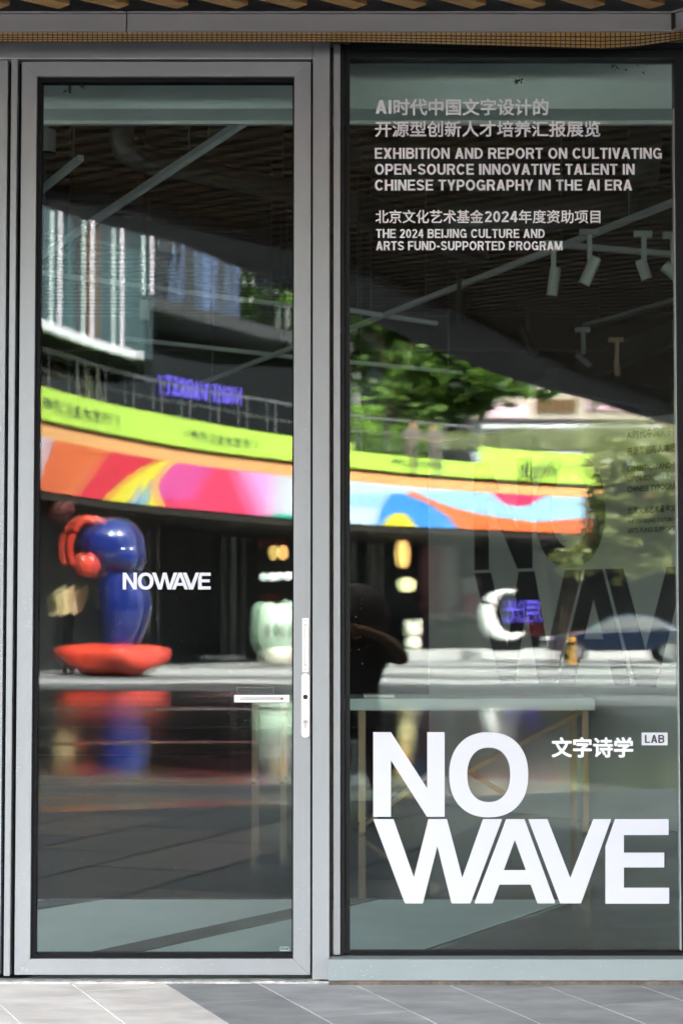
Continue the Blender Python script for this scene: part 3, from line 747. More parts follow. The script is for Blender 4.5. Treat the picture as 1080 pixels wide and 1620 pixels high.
# duct with elbow, dim joists, ribbed deck
pts = [at(194, 185, 3.0), at(192, 215, 3.0), at(197, 238, 3.0), at(212, 250, 3.05), at(300, 268, 3.6), at(470, 305, 4.4)]
t = thing('air_duct', pts[0], 'dull round air duct bending under the ceiling behind the door', 'duct')
MB().tube(pts, .06, 14).build('pipe', M_duct, t, smooth=True)
pts = [at(700, 350, 3.6), at(900, 335, 4.0), at(990, 315, 4.2), at(1015, 285, 4.2), at(1020, 215, 4.2)]
t = thing('air_duct', pts[0], 'dim round air duct turning upward behind the exhibition text', 'duct')
MB().tube(pts, .09, 14).build('pipe', M_duct, t, smooth=True)
for i, (a, b, c_, d_, z) in enumerate([(555, 330, 760, 395, 3.9), (560, 240, 1060, 330, 4.0), (70, 345, 465, 420, 4.0), (800, 640, 1080, 520, 3.8), (870, 600, 1080, 640, 3.4)]):
    p, q = trk(a, b, c_, d_, z)
    t = thing('ceiling_joist', p, ['dim joist left behind the exhibition text', 'dim joist crossing behind the exhibition text', 'dim joist behind the upper door', 'dim joist over the grey partition', 'low dim joist over the partition end'][i], 'joist', 'dim steel joists in the shop ceiling')
    MB().bar(p, q, .12, .20).build('flange', M_duct, t)
deck = MB()
for i in range(60):
    y = .8 + i * .22
    deck.box(-8.9, 8.9, y, y + .11, 4.24, 4.295)
struct(deck.build('ribbed_deck', pm('deck_grey', (.03, .031, .03), .6)))
# partition with black logo
po = Vector((.857, 13.4 - DIST, 0)); ud = Vector((.56, -.828, 0)).normalized(); nd = Vector((-ud.y, ud.x, 0)) * -1
if nd.dot(Vector((0, -1, 0))) < 0: nd = -nd
part = thing('partition_wall', po, 'grey partition inside the shop with giant black letters', 'partition')
def pw(s, z, off): return po + ud * s + nd * off + Vector((0, 0, z))
m = MB(); m.prism([pw(-.5, -.01, 0), pw(3.6, -.01, 0), pw(3.6, 2.36, 0), pw(-.5, 2.36, 0)], -nd * .12); m.build('board', M_pwall, part)
kk = .69 / 292
for ch in 'NOWAVE':
    vs, fs = logo_letter(ch, .004)
    flat(vs, fs, lambda v: pw((v.x - 22) * kk, .80 + (609 - v.y) * kk, .004 + v.z)).build('letter', M_hole, part)
def wall_text(body, s0, z0, hh, bold=.02):
    vs, fs = text(body, bold); ay, by = min(v.y for v in vs), max(v.y for v in vs); k_ = hh / (by - ay)
    flat(vs, fs, lambda v: pw(s0 + v.x * k_, z0 + (v.y - ay) * k_, .005)).build('lettering', M_hole, part)
for i, (b_, z0, hh) in enumerate([('AI时代中国文字设计的', 2.24, .055), ('开源型创新人才培养汇报展览', 2.14, .055), ('EXHIBITION AND REPORT ON CULTIVATING', 2.05, .035), ('OPEN-SOURCE INNOVATIVE TALENT IN', 1.99, .035),
                                   ('CHINESE TYPOGRAPHY IN THE AI ERA', 1.93, .035), ('北京文化艺术基金2024年度资助项目', 1.80, .045), ('THE 2024 BEIJING CULTURE AND', 1.74, .03), ('ARTS FUND-SUPPORTED PROGRAM', 1.69, .03)]):
    wall_text(b_, 1.46, z0, hh)
# trestle table
TD = 11.7 - DIST
tl, tr = at(530, 1115, TD), at(940, 1111, TD)
zt_ = .745
table = thing('trestle_table', ((tl.x + tr.x) / 2, TD + .3, 0), 'long white trestle table with thin oak legs behind the window', 'table')
box(tl.x, tr.x, TD, TD + .75, zt_ - .065, zt_).build('tabletop', M_table, table, bevel=.003)
def trestle(px):
    x = at(px, 1200, TD + .06).x
    for y in (TD + .06, TD + .66):
        MB().bar((x, y, 0), (x, y, zt_ - .066), .035, .035).build('leg', M_oak, table)
for px in (573, 925): trestle(px)
for a, b in (((573, 1310), (690, 1215)), ((740, 1220), (920, 1125)), ((740, 1220), (805, 1260))):
    p, q = at(*a, TD + .10), at(*b, TD + .40); q.z = min(q.z, zt_ - .08); p.z = max(.03, p.z)
    MB().bar(p, q, .03, .022).build('brace', M_oak, table)
# second trestle seen through the door
TD2 = 15.5 - DIST
table2 = thing('trestle_table', (at(420, 1200, TD2).x, TD2, 0), 'narrow oak trestle with thin legs behind the door handle', 'table')
xa, xb = at(402, 1200, TD2).x, at(447, 1200, TD2).x
for x, y in ((xa, TD2), (xb, TD2), (xa, TD2 + .5), (xb, TD2 + .5)):
    MB().bar((x, y, 0), (x, y, .58), .032, .032).build('leg', M_oak, table2)
box(xa - .03, xb + .03, TD2 - .02, TD2 + .52, .58, .60).build('tabletop', M_duct, table2)
# things on the table
p = at(590, 1098, TD + .3)
t = thing('book', (p.x, TD + .3, zt_), 'thin brown book lying near the left end of the white table', 'book')
MB().box(p.x - .06, p.x + .12, TD + .12, TD + .36, zt_ + .001, zt_ + .004).box(p.x - .06, p.x + .12, TD + .12, TD + .36, zt_ + .017, zt_ + .02).build('cover', M_oak, t)
box(p.x - .055, p.x + .118, TD + .123, TD + .357, zt_ + .004, zt_ + .017).build('pages', M_table, t)

# ============================================================ PLAZA OPPOSITE
# curved mall front; curve through measured plan points (mirror column -> light path length)
cpx = np.array([65, 460, 552, 760, 905.]); cd = np.array([47.3, 60.0, 62.3, 67.3, 69.6])
cf = np.polyfit(cpx, cd, 2)
def cdist(px): return float(np.polyval(cf, px)) if px < 930 else float(np.polyval(cf, 930) + (px - 930) * .006)
def fac(px, dd=0.):
    d = cdist(px) + dd; return Vector(((px - 540) / F_PX * d, -(d - DIST)))
def fz(px, py, dd=0.): return EYE + (HORIZON - py) / F_PX * (cdist(px) + dd)
PX = list(range(-80, 1140, 20))
def wall_strip(mb, pxs, d0, d1, z0, z1, mi=0):
    """solid following the curved front between plan offsets d0 and d1"""
    n = len(pxs); vs = []
    for p in pxs:
        a, b = fac(p, d0), fac(p, d1)
        vs += [(a.x, a.y, z0), (a.x, a.y, z1), (b.x, b.y, z1), (b.x, b.y, z0)]
    fs = []
    for i in range(n - 1):
        o, q = i * 4, i * 4 + 4
        fs += [(o + k_, o + (k_ + 1) % 4, q + (k_ + 1) % 4, q + k_) for k_ in range(4)]
    fs += [(0, 1, 2, 3), tuple((n - 1) * 4 + k_ for k_ in (3, 2, 1, 0))]
    return mb._add(vs, fs, mi)
fr = fac(460)
mall = thing('mall_building', (fr.x, fr.y - 4, 0), 'curved mall front with lime green parapet and swirling colour band', 'building')
M_green = pm('lime_board', (.42, .64, .075), .5)
M_peach = pm('peach_strip', (.68, .33, .12), .5)
M_brown = pm('brown_recess', (.14, .055, .015), .6)
M_dark = pm('dark_shopfront', (.010, .011, .012), .4, 0, .5, .3, spec=.12)
M_darkg = pm('dark_glazing', (.014, .018, .021), .06, 0, .4, .2, spec=.35)
M_slabc = pm('dark_soffit', (.03, .026, .022), .8, spec=.1)
Z_MB, Z_MT, Z_PT, Z_GB, Z_GT = 4.2, 5.42, 5.72, 5.86, 6.58
wall_strip(MB(), [p for p in PX if p <= 560], -.05, 1.0, Z_GB, Z_GT).build('parapet', M_green, mall)
wall_strip(MB(), [560, 580, 600, 620, 640, 660, 680, 700, 720, 740, 762], -.05, 1.0, Z_GB, 6.36).build('parapet', M_green, mall)
wall_strip(MB(), [762.2] + [p for p in PX if p >= 780], -.05, 1.0, Z_GB, 6.30).build('parapet', M_green, mall)
wall_strip(MB(), [762, 780, 800, 820, 840, 860, 880, 900, 920, 940], -.10, .4, Z_GB + .02, 6.86).build('sign_panel', M_green, mall)
wall_strip(MB(), PX, .30, 1.0, Z_PT + .001, Z_GB - .001).build('recess', M_brown, mall)
wall_strip(MB(), PX, -.02, .9, Z_MT + .001, Z_PT).build('peach_strip', M_peach, mall)
# printed mural
MC = [pm('mural_%d' % i, [x * .74 for x in c], .5) for i, c in enumerate([
    (.66, .62, .72), (.80, .14, .035), (.85, .22, .06), (.78, .02, .055), (.86, .74, .04), (.02, .32, .78), (.78, .08, .34), (.86, .045, .14),
    (.90, .18, .45), (.80, .36, .80), (.03, .45, .28), (.36, .62, .86), (.05, .30, .80), (.60, .78, .88), (.88, .17, .04), (.80, .03, .14)])]
def mural(px, t):
    L = lambda a, b: a + (b - a) * t
    if px < 500:
        if px < L(86, 58): return 0
        if px < L(165, 112): return 1
        if px < L(177, 126): return 2
        red_end = 265 - 92 * t ** .75
        if px < red_end: return 3
        yl = 280 - 34 * math.sin(min(1, t * 1.25) * math.pi * .5) + (18 * max(0, t - .55) / .45)
        if px < yl:
            ap = 239 - (1 - t) * 0
            if t > .45 and abs(px - (240 - (t - .45) * 28)) < (t - .45) * 20: return 5
            return 4
        e1 = 376 + 30 * t ** 1.3; e2 = 396 + 36 * t ** 1.2
        if px < e1: return 7 if px > 300 + 40 * (1 - t) or t > .8 else 6
        if px < e2: return 8
        if px < 436 - 3 * t: return 9
        if t > .93: return 10
        return 0 if px < 462 else 13
    # right part
    if px < 551 and t < .35: return 3
    if px < 550 and t >= .35: return 12
    if t > .70 + ((px - 634) / 27) ** 2 * .30: return 4
    top = .20 + ((px - 628) / 100) ** 2 * .8 if px > 628 else .20 + ((628 - px) / 32) ** 2 * .8
    if t > top and px < 728: return 12
    lo = .10 + (px - 652) / 80 * .9                   # lower left edge of the orange swoosh
    up = .06 + .80 * (1 - math.exp(-(px - 650) / 95.)) if px < 850 else .765 - (px - 850) * .0022
    if px > 650 and t > up: return 14 if px < 880 else 1
    if abs(px - 822) < 42 and t < .34 * (1 - ((px - 822) / 42) ** 2): return 15
    if t < .3 - (px - 560) / 600.: return 13
    return 11 if px > 600 or t < .6 else 13
pxs = [40 + i * 3.0 for i in range(300)]
NT = 26
vs = []; fs = []; mi = []
for p in pxs:
    a = fac(p, -.03)
    for j in range(NT + 1): vs.append((a.x, a.y, Z_MT - (Z_MT - Z_MB) * j / NT))
for i in range(len(pxs) - 1):
    for j in range(NT):
        o = i * (NT + 1) + j; fs.append((o, o + 1, o + NT + 2, o + NT + 1)); mi.append(mural(pxs[i] + 1.5, (j + .5) / NT))
m = MB(); m._add(vs, fs); m.m = mi
m.build('mural_print', MC, mall)
wall_strip(MB(), PX, .0, .9, Z_MB, Z_MT - .001).build('mural_backing', M_slabc, mall)
wall_strip(MB(), PX, .05, 13, 4.0, Z_MB - .002).build('soffit', M_slabc, mall)
# lettering on the green board (dark, small, reads from the plaza)
M_ink = pm('dark_ink', (.03, .05, .02), .6)
def sign_text(body, px0, px1, z0, z1, bold=.02, off=-.06):
    vs, fs = text(body, bold); ax, bx = min(v.x for v in vs), max(v.x for v in vs); ay, by = min(v.y for v in vs), max(v.y for v in vs)
    def f_(v):
        q = 1 - (v.x - ax) / (bx - ax); p = fac(px0 + (px1 - px0) * q, off)
        return (p.x, p.y, z0 + (v.y - ay) / (by - ay) * (z1 - z0))
    flat(vs, fs, f_).build('lettering', M_ink, mall)
sign_text('Walk', 822, 890, 5.93, 6.56, .012, -.16)
sign_text('城市艺术生活漫步', 66, 190, 6.02, 6.36, .03)
sign_text('城市艺术生活漫步', 302, 408, 6.02, 6.34, .03)
sign_text('城市艺术生活漫步', 620, 706, 6.03, 6.28, .03)
# ground floor: recessed dark shopfronts
def dd_back(px): return 3.0 + max(0, min(1, (px - 65) / 330)) * 8.0
bk = MB()
pts = [fac(p, dd_back(p)) for p in PX]
for p, q in zip(pts[:-1], pts[1:]):
    bk.bar((p.x, p.y, 2.1), (q.x, q.y, 2.1), .3, 4.19)
bk.build('shopfront', M_dark, mall)
def panel(name, px0, px1, py0, py1, d, mat, depth=.12, parent=mall):
    a, b = opp(px0, py1, d), opp(px1, py0, d)
    return box(a.x, b.x, a.y - depth, a.y, a.z, b.z).build(name, mat, parent)
def bdist(px): return cdist(px) + dd_back(px)
M_colm = pm('grey_column', (.22, .22, .21), .5)
for px, wd in ((250, 4), (368, 9), (385, 8), (590, 6), (604, 5), (560, 7)):
    d = bdist(px) - .7
    x = opp(px, 1000, d); a = wd / F_PX * d / 2
    box(x.x - a, x.x + a, x.y - a, x.y + a, -.01, 3.99).build('column', M_colm, mall)
M_mauve = pm('mauve_panel', (.20, .07, .09), .5); M_lil = pm('lilac_panel', (.34, .32, .36), .5); M_pk = pm('pink_panel', (.40, .10, .17), .5)
M_redp = pm('dark_red_panel', (.22, .035, .015), .5); M_wh = pm('white_panel', (.7, .7, .7), .5)
panel('poster', 668, 703, 850, 972, bdist(680) - .5, M_mauve)
panel('poster', 704, 726, 848, 975, bdist(710) - .55, M_lil)
panel('poster', 733, 764, 940, 972, bdist(740) - .5, M_pk)
panel('poster', 735, 760, 912, 940, bdist(740) - .52, M_lil)
panel('poster', 412, 452, 832, 868, bdist(430) - .5, M_redp)
panel('poster', 412, 450, 940, 966, bdist(430) - .5, M_redp)
panel('poster', 415, 452, 1016, 1032, bdist(430) - .5, pm('brown_panel', (.12, .06, .03), .5))
panel('poster', 222, 234, 845, 868, bdist(225) - .3, M_mauve)
# podium step in front of the right hand shops, pale door step on the left
pod = MB()
pp_ = [p for p in PX if p >= 540]
vs = []
wall_strip(pod, pp_, 0.5, 14, -.01, .30)
struct(pod.build('podium', pm('podium_stone', (.45, .44, .43), .7, 0, .15, .4)))
panel('door_step', 296, 388, 1037, 1044, bdist(340) - 1.2, M_wh, 1.0)
# second storey: set back shopfront, floor slab, railing
wall_strip(MB(), PX, .9, 14, 5.3, 5.78).build('floor_slab', M_slabc, mall)
wall_strip(MB(), [p for p in PX if p <= 520], 4.5, 5.2, 5.78, 9.4).build('upper_shopfront', M_darkg, mall)
wall_strip(MB(), [p for p in PX if p <= 560], .6, 12, 9.4, 9.75).build('upper_slab', pm('grey_slab', (.035, .035, .037), .7), mall)
M_rail = pm('rail_metal', (.30, .30, .33), .4, .6)
rl = MB()
RP = [p for p in range(-60, 765, 15)]
for zz, rr in ((7.50, .03), (7.02, .012)):
    rl.tube([(fac(p, .3).x, fac(p, .3).y, zz) for p in RP], rr, 6)
rl.build('handrail', M_rail, mall)
for p in RP[::3]:
    q = fac(p, .3); MB().tube([(q.x, q.y, 6.55), (q.x, q.y, 7.5)], .022, 6).build('railing_post', M_rail, mall)
# white fins volume
M_fin = pm('white_fin', (.75, .75, .78), .4); M_teal = pm('teal_glazing', (.035, .075, .08), .1, 0, .5, .25)
zf0 = fz(66, 515)
FP = [p for p in range(-80, 226, 20)] + [226]
wall_strip(MB(), FP, -.9, -.6, zf0 - .14, zf0 + .05).build('fin_sill', M_fin, mall)
wall_strip(MB(), FP, -.599, 4, zf0 - .16, zf0 + .04).build('fin_slab', M_dark, mall)
FT = list(range(-80, 280, 20)) + [286]
zf1 = fz(284, 358)
wall_strip(MB(), FT, -.9, 4, zf1 - .16, zf1 + .12).build('fin_head', M_fin, mall)
wall_strip(MB(), [p for p in range(-80, 260, 20)], .2, 4, zf0 + .05, zf1 - .16).build('curtain_wall', M_teal, mall)
for i, p in enumerate([-40, -4, 40, 92, 143.5, 191, 238]):
    q = fac(p, -.75); a = .045
    box(q.x - a, q.x + a, q.y - .12, q.y + .06, zf0 + .05 if p < 230 else fz(238, 470), zf1 - .16).build('fin', M_fin, mall)
wall_strip(MB(), [284, 287], -.9, 0, zf1 - .3, zf1 + .35).build('fin_end', M_fin, mall)
M_blue = pm('blue_grey_column', (.09, .13, .23), .35)
for p, py in ((284, 565), (325, 570), (338, 570), (372, 575), (240, 548)):
    q = fac(p, 3.0); a = .10
    box(q.x - a, q.x + a, q.y - .1, q.y + .1, 9.75 if py > 9 else 0, 15.5).build('tall_column', M_blue, mall)
# brown and dark bits inside the curtain wall
for p in (135, 152):
    q = fac(p, .1); box(q.x - .06, q.x + .06, q.y - .05, q.y + .05, zf0 + .06, zf1 - .17).build('brown_post', pm('brown_post', (.14, .06, .03), .5), mall)
# dark back block rising behind
bb = wall_strip(MB(), [p for p in PX if p <= 380], 8, 13, 4.9, 17.2); bb.build('back_block', pm('dark_cladding', (.03, .032, .035), .5, 0, .4, .2), mall)
# upper terrace back buildings on the right
dkb = thing('dark_block', (8, -92, 0), 'dark glazed block behind the terrace tree', 'building')
a, b = opp(370, 900, 92), opp(872, 900, 92)
box(a.x, b.x, a.y - 8, a.y, 5.9, 17.5).build('wall', M_darkg, dkb)
for i in range(9):
    x = a.x + (b.x - a.x) * (i + .5) / 9
    box(x - .12, x + .12, a.y + .001, a.y + .1, 5.9, 17.5).build('mullion', M_colm, dkb)
beige = thing('beige_shop_block', (11, -88, 0), 'beige upper shop block with pink signs and white panels', 'building')
def up(px, py, d): return opp(px, py, d)
DB = 88
M_beige = pm('beige_wall', (.44, .37, .30), .7, 0, .08, .4); M_sign = pm('pink_sign', (.72, .45, .52), .5)
a, b = up(752, 664, DB), up(1042, 612, DB)
box(a.x, b.x, a.y - 8, a.y, a.z, b.z).build('upper_wall', M_beige, beige)
a, b = up(752, 705, DB + .6), up(1042, 664, DB + .6)
box(a.x, b.x, a.y - 7, a.y, 5.8, b.z - .002).build('lower_wall', pm('lilac_wall', (.42, .42, .50), .7), beige)
a, b = up(720, 618, DB + 2), up(1060, 588, DB + 2)
MB().prism([(a.x - 1, a.y + 1, a.z), (b.x, a.y + 1, a.z), (b.x - 1, a.y - 4, b.z + .3), (a.x + 5, a.y - 4, b.z)], (0, -.3, .25)).build('roof', pm('dark_roof', (.035, .045, .045), .6), beige)
for px in (862, 884, 906):
    panel('window', px - 10, px + 10, 633, 654, DB - .12, pm('brown_window', (.12, .07, .03), .3), .1, beige)
panel('sign_board', 930, 1036, 628, 650, DB - .12, M_sign, .1, beige)
panel('sign_board', 757, 836, 638, 662, DB - .12, M_sign, .1, beige)
for px0, px1 in ((936, 948), (952, 956), (965, 978), (992, 1000), (1004, 1010), (1014, 1030)):
    panel('sign_mark', px0, px1, 635, 645, DB - .24, M_ink, .05, beige)
panel('pier', 1042, 1075, 600, 690, DB - .5, pm('maroon_pier', (.16, .05, .06), .6), 1.0, beige)
panel('canopy_edge', 766, 1050, 672, 678, DB - 2.5, M_wh, 2.0, beige)
# terrace furniture and purple signs
M_pur = emit('purple_light', (.20, .14, .95), .75)
ps = thing('neon_sign', opp(320, 620, cdist(320) + 4.2), 'purple lit script sign on the upper shopfront', 'sign')
vs_, fs_ = caps('NIGHT MARKET', .14)
ax_, bx_ = min(v.x for v in vs_), max(v.x for v in vs_)
def fps(v):
    q = 1 - (v.x - ax_) / (bx_ - ax_); p = fac(262 + (382 - 262) * q, 4.1); return (p.x, p.y + v.z * .001, 7.62 + v.y * .55)
flat(vs_, fs_, fps).build('lettering', M_pur, ps)
ps = thing('neon_sign', opp(825, 970, 80), 'purple lit sign beside the white crescent moon', 'sign')
a, b = opp(800, 985, 78), opp(858, 948, 78)
vs_, fs_ = text('月光', .012)
ax_, bx_ = min(v.x for v in vs_), max(v.x for v in vs_); ay_, by_ = min(v.y for v in vs_), max(v.y for v in vs_)
flat(vs_, fs_, lambda v: (b.x - (v.x - ax_) / (bx_ - ax_) * (b.x - a.x), a.y, a.z + (v.y - ay_) / (by_ - ay_) * (b.z - a.z))).build('lettering', M_pur, ps)
box(a.x, b.x, a.y - .2, a.y - .05, a.z - .1, b.z + .1).build('backing', M_dark, ps)
panel('red_board', 836, 862, 984, 1004, 77.5, pm('red_board', (.35, .02, .03), .5), .1, ps)

# ---------------------------------------------------------- sculptures
bs = opp(183, 1066, 47.0)
fig = thing('figure_sculpture', (bs.x, bs.y, 0), 'giant glossy blue figure with red headphones on a red cushion', 'sculpture')
S = 47.0 / F_PX     # metres per mirrored pixel there
M_blueg = pm('glossy_blue', (.010, .022, .17), .22, 0, coat=1.0); M_blueg.node_tree.nodes['Principled BSDF'].inputs['Coat Roughness'].default_value = .10; M_redg = pm('glossy_red', (.62, .055, .03), .3, 0, .1, 2, coat=.4)
def sx(px): return bs.x + (px - 183) * S
def szz(py): return (1066 - py) * S
Yc = bs.y
m = MB()
m.ball((sx(182), Yc, szz(862)), 47 * S, 45 * S, 45 * S, 28, 18)
m.ball((sx(206), Yc + .15, szz(878)), 26 * S, 30 * S, 28 * S, 20, 14)
m.build('head', M_blueg, fig, smooth=True)
prof = [(20, 880), (27, 896), (31, 912), (36, 935), (38, 955), (36, 972), (31, 990), (26, 1008), (22, 1026)]
m = MB()
vs = []; n = 24
for i, (r_, py) in enumerate(prof):
    cx = 194 + 9 * math.sin(max(0, py - 896) / 130 * math.pi)
    vs += [(sx(cx) + r_ * S * math.cos(k_ * 2 * math.pi / n), Yc + r_ * S * .9 * math.sin(k_ * 2 * math.pi / n), szz(py)) for k_ in range(n)]
fs = [(i * n + k_, i * n + (k_ + 1) % n, (i + 1) * n + (k_ + 1) % n, (i + 1) * n + k_) for i in range(len(prof) - 1) for k_ in range(n)]
m._add(vs, fs).build('body', M_blueg, fig, smooth=True)
# headphones: band over the head and two cups at the side
band = [(sx(150) + (math.cos(a) * 34 - 4) * S, Yc + .25, szz(866) + math.sin(a) * 46 * S) for a in np.linspace(R(20), R(215), 22)]
hd = MB().tube(band, .085, 10).build('headphone_band', M_redg, fig, smooth=True)
for dy in (.62, -.62):
    m = MB().ball((0, 0, 0), 15 * S, 12 * S, 19 * S, 18, 12)
    m.xf(Matrix.Translation((sx(148), Yc + dy, szz(892))) @ Matrix.Rotation(R(-12), 4, 'Y')); m.build('ear_cup', M_redg, fig, smooth=True)
def pillow(p, q):
    # square cushion: pinched corners, soft wrinkles
    ph = math.atan2(p.y, p.x); k_ = 1 / max(abs(math.cos(ph)), abs(math.sin(ph))) ** .85
    rr = math.hypot(p.x, p.y); edge = rr ** 3
    wr = 1 + .10 * noise.noise(Vector((p.x * 3.2, p.y * 3.2, p.z * 2))) + .035 * math.sin(ph * 17)
    return Vector((q.x * (1 + (k_ - 1) * edge) * wr, q.y * (1 + (k_ - 1) * edge) * wr, math.copysign(abs(p.z) ** .62, p.z) * 25 * S * 1.1 * (1 - .55 * (k_ - 1) * edge) * wr + .55 * edge * (k_ - 1)))
m = MB().ball((0, 0, 0), 70 * S, 62 * S, 25 * S, 48, 20, 0, pillow)
m.xf(Matrix.Translation((bs.x, Yc, szz(1043))) @ Matrix.Rotation(R(36), 4, 'Z')); m.build('cushion', M_redg, fig, smooth=True)
# pale mint figure by the columns
M_mint = pm('mint_paint', (.46, .60, .46), .35); M_cream = pm('cream_paint', (.78, .76, .62), .35)
dM = 58.0
g = opp(446, 1046, dM); S2 = dM / F_PX
mint = thing('mint_figure_sculpture', (g.x, g.y, 0), 'pale mint cartoon figure with two black oval eyes by the shop columns', 'sculpture')
m = MB()
m.ball((g.x - .05, g.y, .95), .62, .5, .78, 24, 16); m.ball((g.x - .34, g.y, 1.35), .30, .26, .42, 16, 12); m.ball((g.x + .36, g.y, 1.40), .30, .26, .42, 16, 12)
m.build('head', M_mint, mint, smooth=True)
MB().lathe((g.x, g.y, 0), [(.30, 0), (.42, .12), (.46, .4), (.35, .7)], 20).build('body', M_cream, mint, smooth=True)
for dx in (-.14, .26): MB().ball((g.x + dx, g.y + .47, .98), .10, .07, .19, 12, 10).build('eye', M_hole, mint, smooth=True)
# cream figure further right and its lamps
g = opp(656, 1020, 68.0)
cf_ = thing('cream_figure_sculpture', (g.x, g.y, .3), 'small cream figure standing left of the dark counter', 'sculpture')
MB().lathe((g.x, g.y, .30), [(.20, 0), (.26, .2), (.18, .42)], 16).build('body', M_cream, cf_, smooth=True)
MB().ball((g.x, g.y, .93), .27, .25, .28, 18, 12).build('head', M_cream, cf_, smooth=True)
for dx in (-.17, .18): MB().ball((g.x + dx, g.y, 1.18), .09, .08, .17, 12, 8).build('ear', M_cream, cf_, smooth=True)
def lamp(px, py, d, r, c, label, sq=1.3):
    p = opp(px, py, d)
    t = thing('pendant_lamp', p, label, 'lamp', 'lamps hanging in the shops opposite')
    MB().ball(p, r, r, r * sq, 16, 10).build('shade', c, t, smooth=True)
    MB().tube([(p.x, p.y, p.z + r * sq), (p.x, p.y, 3.99)], .015, 6).build('cord', M_hole, t)
M_glow = emit('warm_glow', (1.0, .55, .16), 1.2); M_glow2 = emit('cream_glow', (1.0, .88, .45), 1.1); M_glowr = pm('dull_red', (.10, .016, .012), .6); M_gloww = emit('white_glow', (.9, .9, .85), 1.0)
lamp(640, 876, 70, .21, M_glow, 'orange glowing lamp under the colour band, right of the door', 2.2)
lamp(646, 925, 70, .28, M_glow2, 'cream glowing lamp below the orange one', 1.0)
lamp(447, 874, 61, .17, M_glow, 'small orange lamp near the pale mint figure')
lamp(432, 912, 61, .15, M_gloww, 'small white lamp above the pale mint figure', .8)
lamp(456, 911, 61, .15, M_gloww, 'small white lamp nearest the door edge', .8)
lamp(96, 806, 49, .34, M_glowr, 'dull red lantern hanging behind the blue figure', .9)
# cream petal boards left of the blue figure
g = opp(108, 975, 47.5)
pt = thing('petal_sculpture', (g.x, g.y, 0), 'pair of cream petal shaped boards on a dark stand left of the blue figure', 'sculpture')
for pts_ in ([(86, 945), (118, 925), (117, 940), (112, 968), (95, 975), (91, 970)], [(116, 940), (139, 925), (138, 945), (130, 966), (116, 973), (112, 968)]):
    MB().prism([tuple(opp(a, b, 47.5)) for a, b in pts_], (0, -.12, 0)).build('petal', pm('petal_cream', (.66, .52, .27), .5) if 'petal_cream' not in MATS else MATS['petal_cream'], pt)
box(g.x - .12, g.x + .12, g.y - .4, g.y - .14, 0, 1.6).build('stand', M_dark, pt)
# crescent moon on a plinth
dm = 66.0; g = opp(802, 1018, dm); S3 = dm / F_PX
moon = thing('moon_sculpture', (g.x, g.y, .3), 'white crescent moon sculpture standing on a dark plinth', 'sculpture')
def mp(px, py): return (g.x + (px - 802) * S3, g.y, EYE + (HORIZON - py) * S3)
outer = [(800 + 40 * math.cos(a) - 2, 977 + 40 * math.sin(a)) for a in np.linspace(R(40), R(290), 30)]
inner = [(812 + 33 * math.cos(a), 967 + 33 * math.sin(a)) for a in np.linspace(R(292), R(52), 26)]
vsm = []; fsm = []
N_ = 26
oo = [(799 + 38 * math.cos(a), 977 + 40 * math.sin(a)) for a in np.linspace(R(38), R(297), N_)]
ii = [(815 + 31 * math.cos(a), 966 + 34 * math.sin(a)) for a in np.linspace(R(62), R(272), N_)]
m = MB(); cen = []; rad = []
for (a, b), (c_, d_) in zip(oo, ii):
    cen.append(Vector(mp((a + c_) / 2, (b + d_) / 2))); rad.append(max(.015, math.hypot(a - c_, b - d_) * S3 / 2))
m.tube(cen, rad, 14); m.build('crescent', pm('moon_white', (.75, .74, .72), .35), moon, smooth=True)
box(g.x - .5, g.x + .5, g.y - .4, g.y + .4, .30, .62).build('plinth', M_dark, moon)
# counter with small flowers
g0, g1 = opp(670, 1022, 75), opp(768, 985, 75)
ct = thing('counter', ((g0.x + g1.x) / 2, g0.y, .3), 'long dark counter with small white flowers on top', 'counter')
box(g0.x, g1.x, g0.y - .8, g0.y, .30, g1.z).build('cabinet', pm('counter_dark', (.05, .05, .05), .5), ct)
m = MB()
for _ in range(26):
    m.ball((random.uniform(g0.x + .1, g1.x - .1), g0.y - random.uniform(.1, .6), g1.z + random.uniform(.05, .3)), random.uniform(.03, .085), None, None, 8, 6)
m.build('flowers', pm('flower_white', (.8, .74, .70), .5), ct)
for px in (695, 745): panel('label_card', px - 9, px + 9, 1001, 1006, 74.9, M_colm, .03, ct)

# ---------------------------------------------------------- trees and plants
LV = [leaf_mat('leaf_a', (.08, .15, .025)), leaf_mat('leaf_b', (.13, .22, .05)), leaf_mat('leaf_c', (.035, .075, .015))]
LO = [leaf_mat('olive_a', (.22, .24, .09)), leaf_mat('olive_b', (.31, .32, .15)), leaf_mat('olive_c', (.12, .15, .06))]
M_bark = pm('bark', (.10, .07, .05), .9, 0, .4, 8, .5, 20)
def leaves(mb, c, rx, ry, rz, n, size, clumps=26):
    cs = []
    for _ in range(clumps):
        while True:
            p = Vector((random.uniform(-1, 1), random.uniform(-1, 1), random.uniform(-1, 1)))
            if .25 < p.length < 1: break
        cs.append((p, random.uniform(.16, .40), random.choice((0, 0, 1, 1, 2))))
    for _ in range(n):
        p, r_, mi = random.choice(cs)
        q = p + Vector((random.gauss(0, 1), random.gauss(0, 1), random.gauss(0, .8))) * r_ * .55
        q = Vector(c) + Vector((q.x * rx, q.y * ry, q.z * rz))
        a = Vector((random.uniform(-1, 1), random.uniform(-1, 1), random.uniform(-.8, .5))).normalized() * size * random.uniform(.6, 1.4)
        b = a.cross(Vector((random.uniform(-1, 1), random.uniform(-1, 1), random.uniform(.2, 1)))).normalized() * size * random.uniform(.3, .55)
        mb._add([q - a, q + b, q + a, q - b], [(0, 1, 2, 3)], mi if random.random() < .8 else random.randrange(3))
    return cs
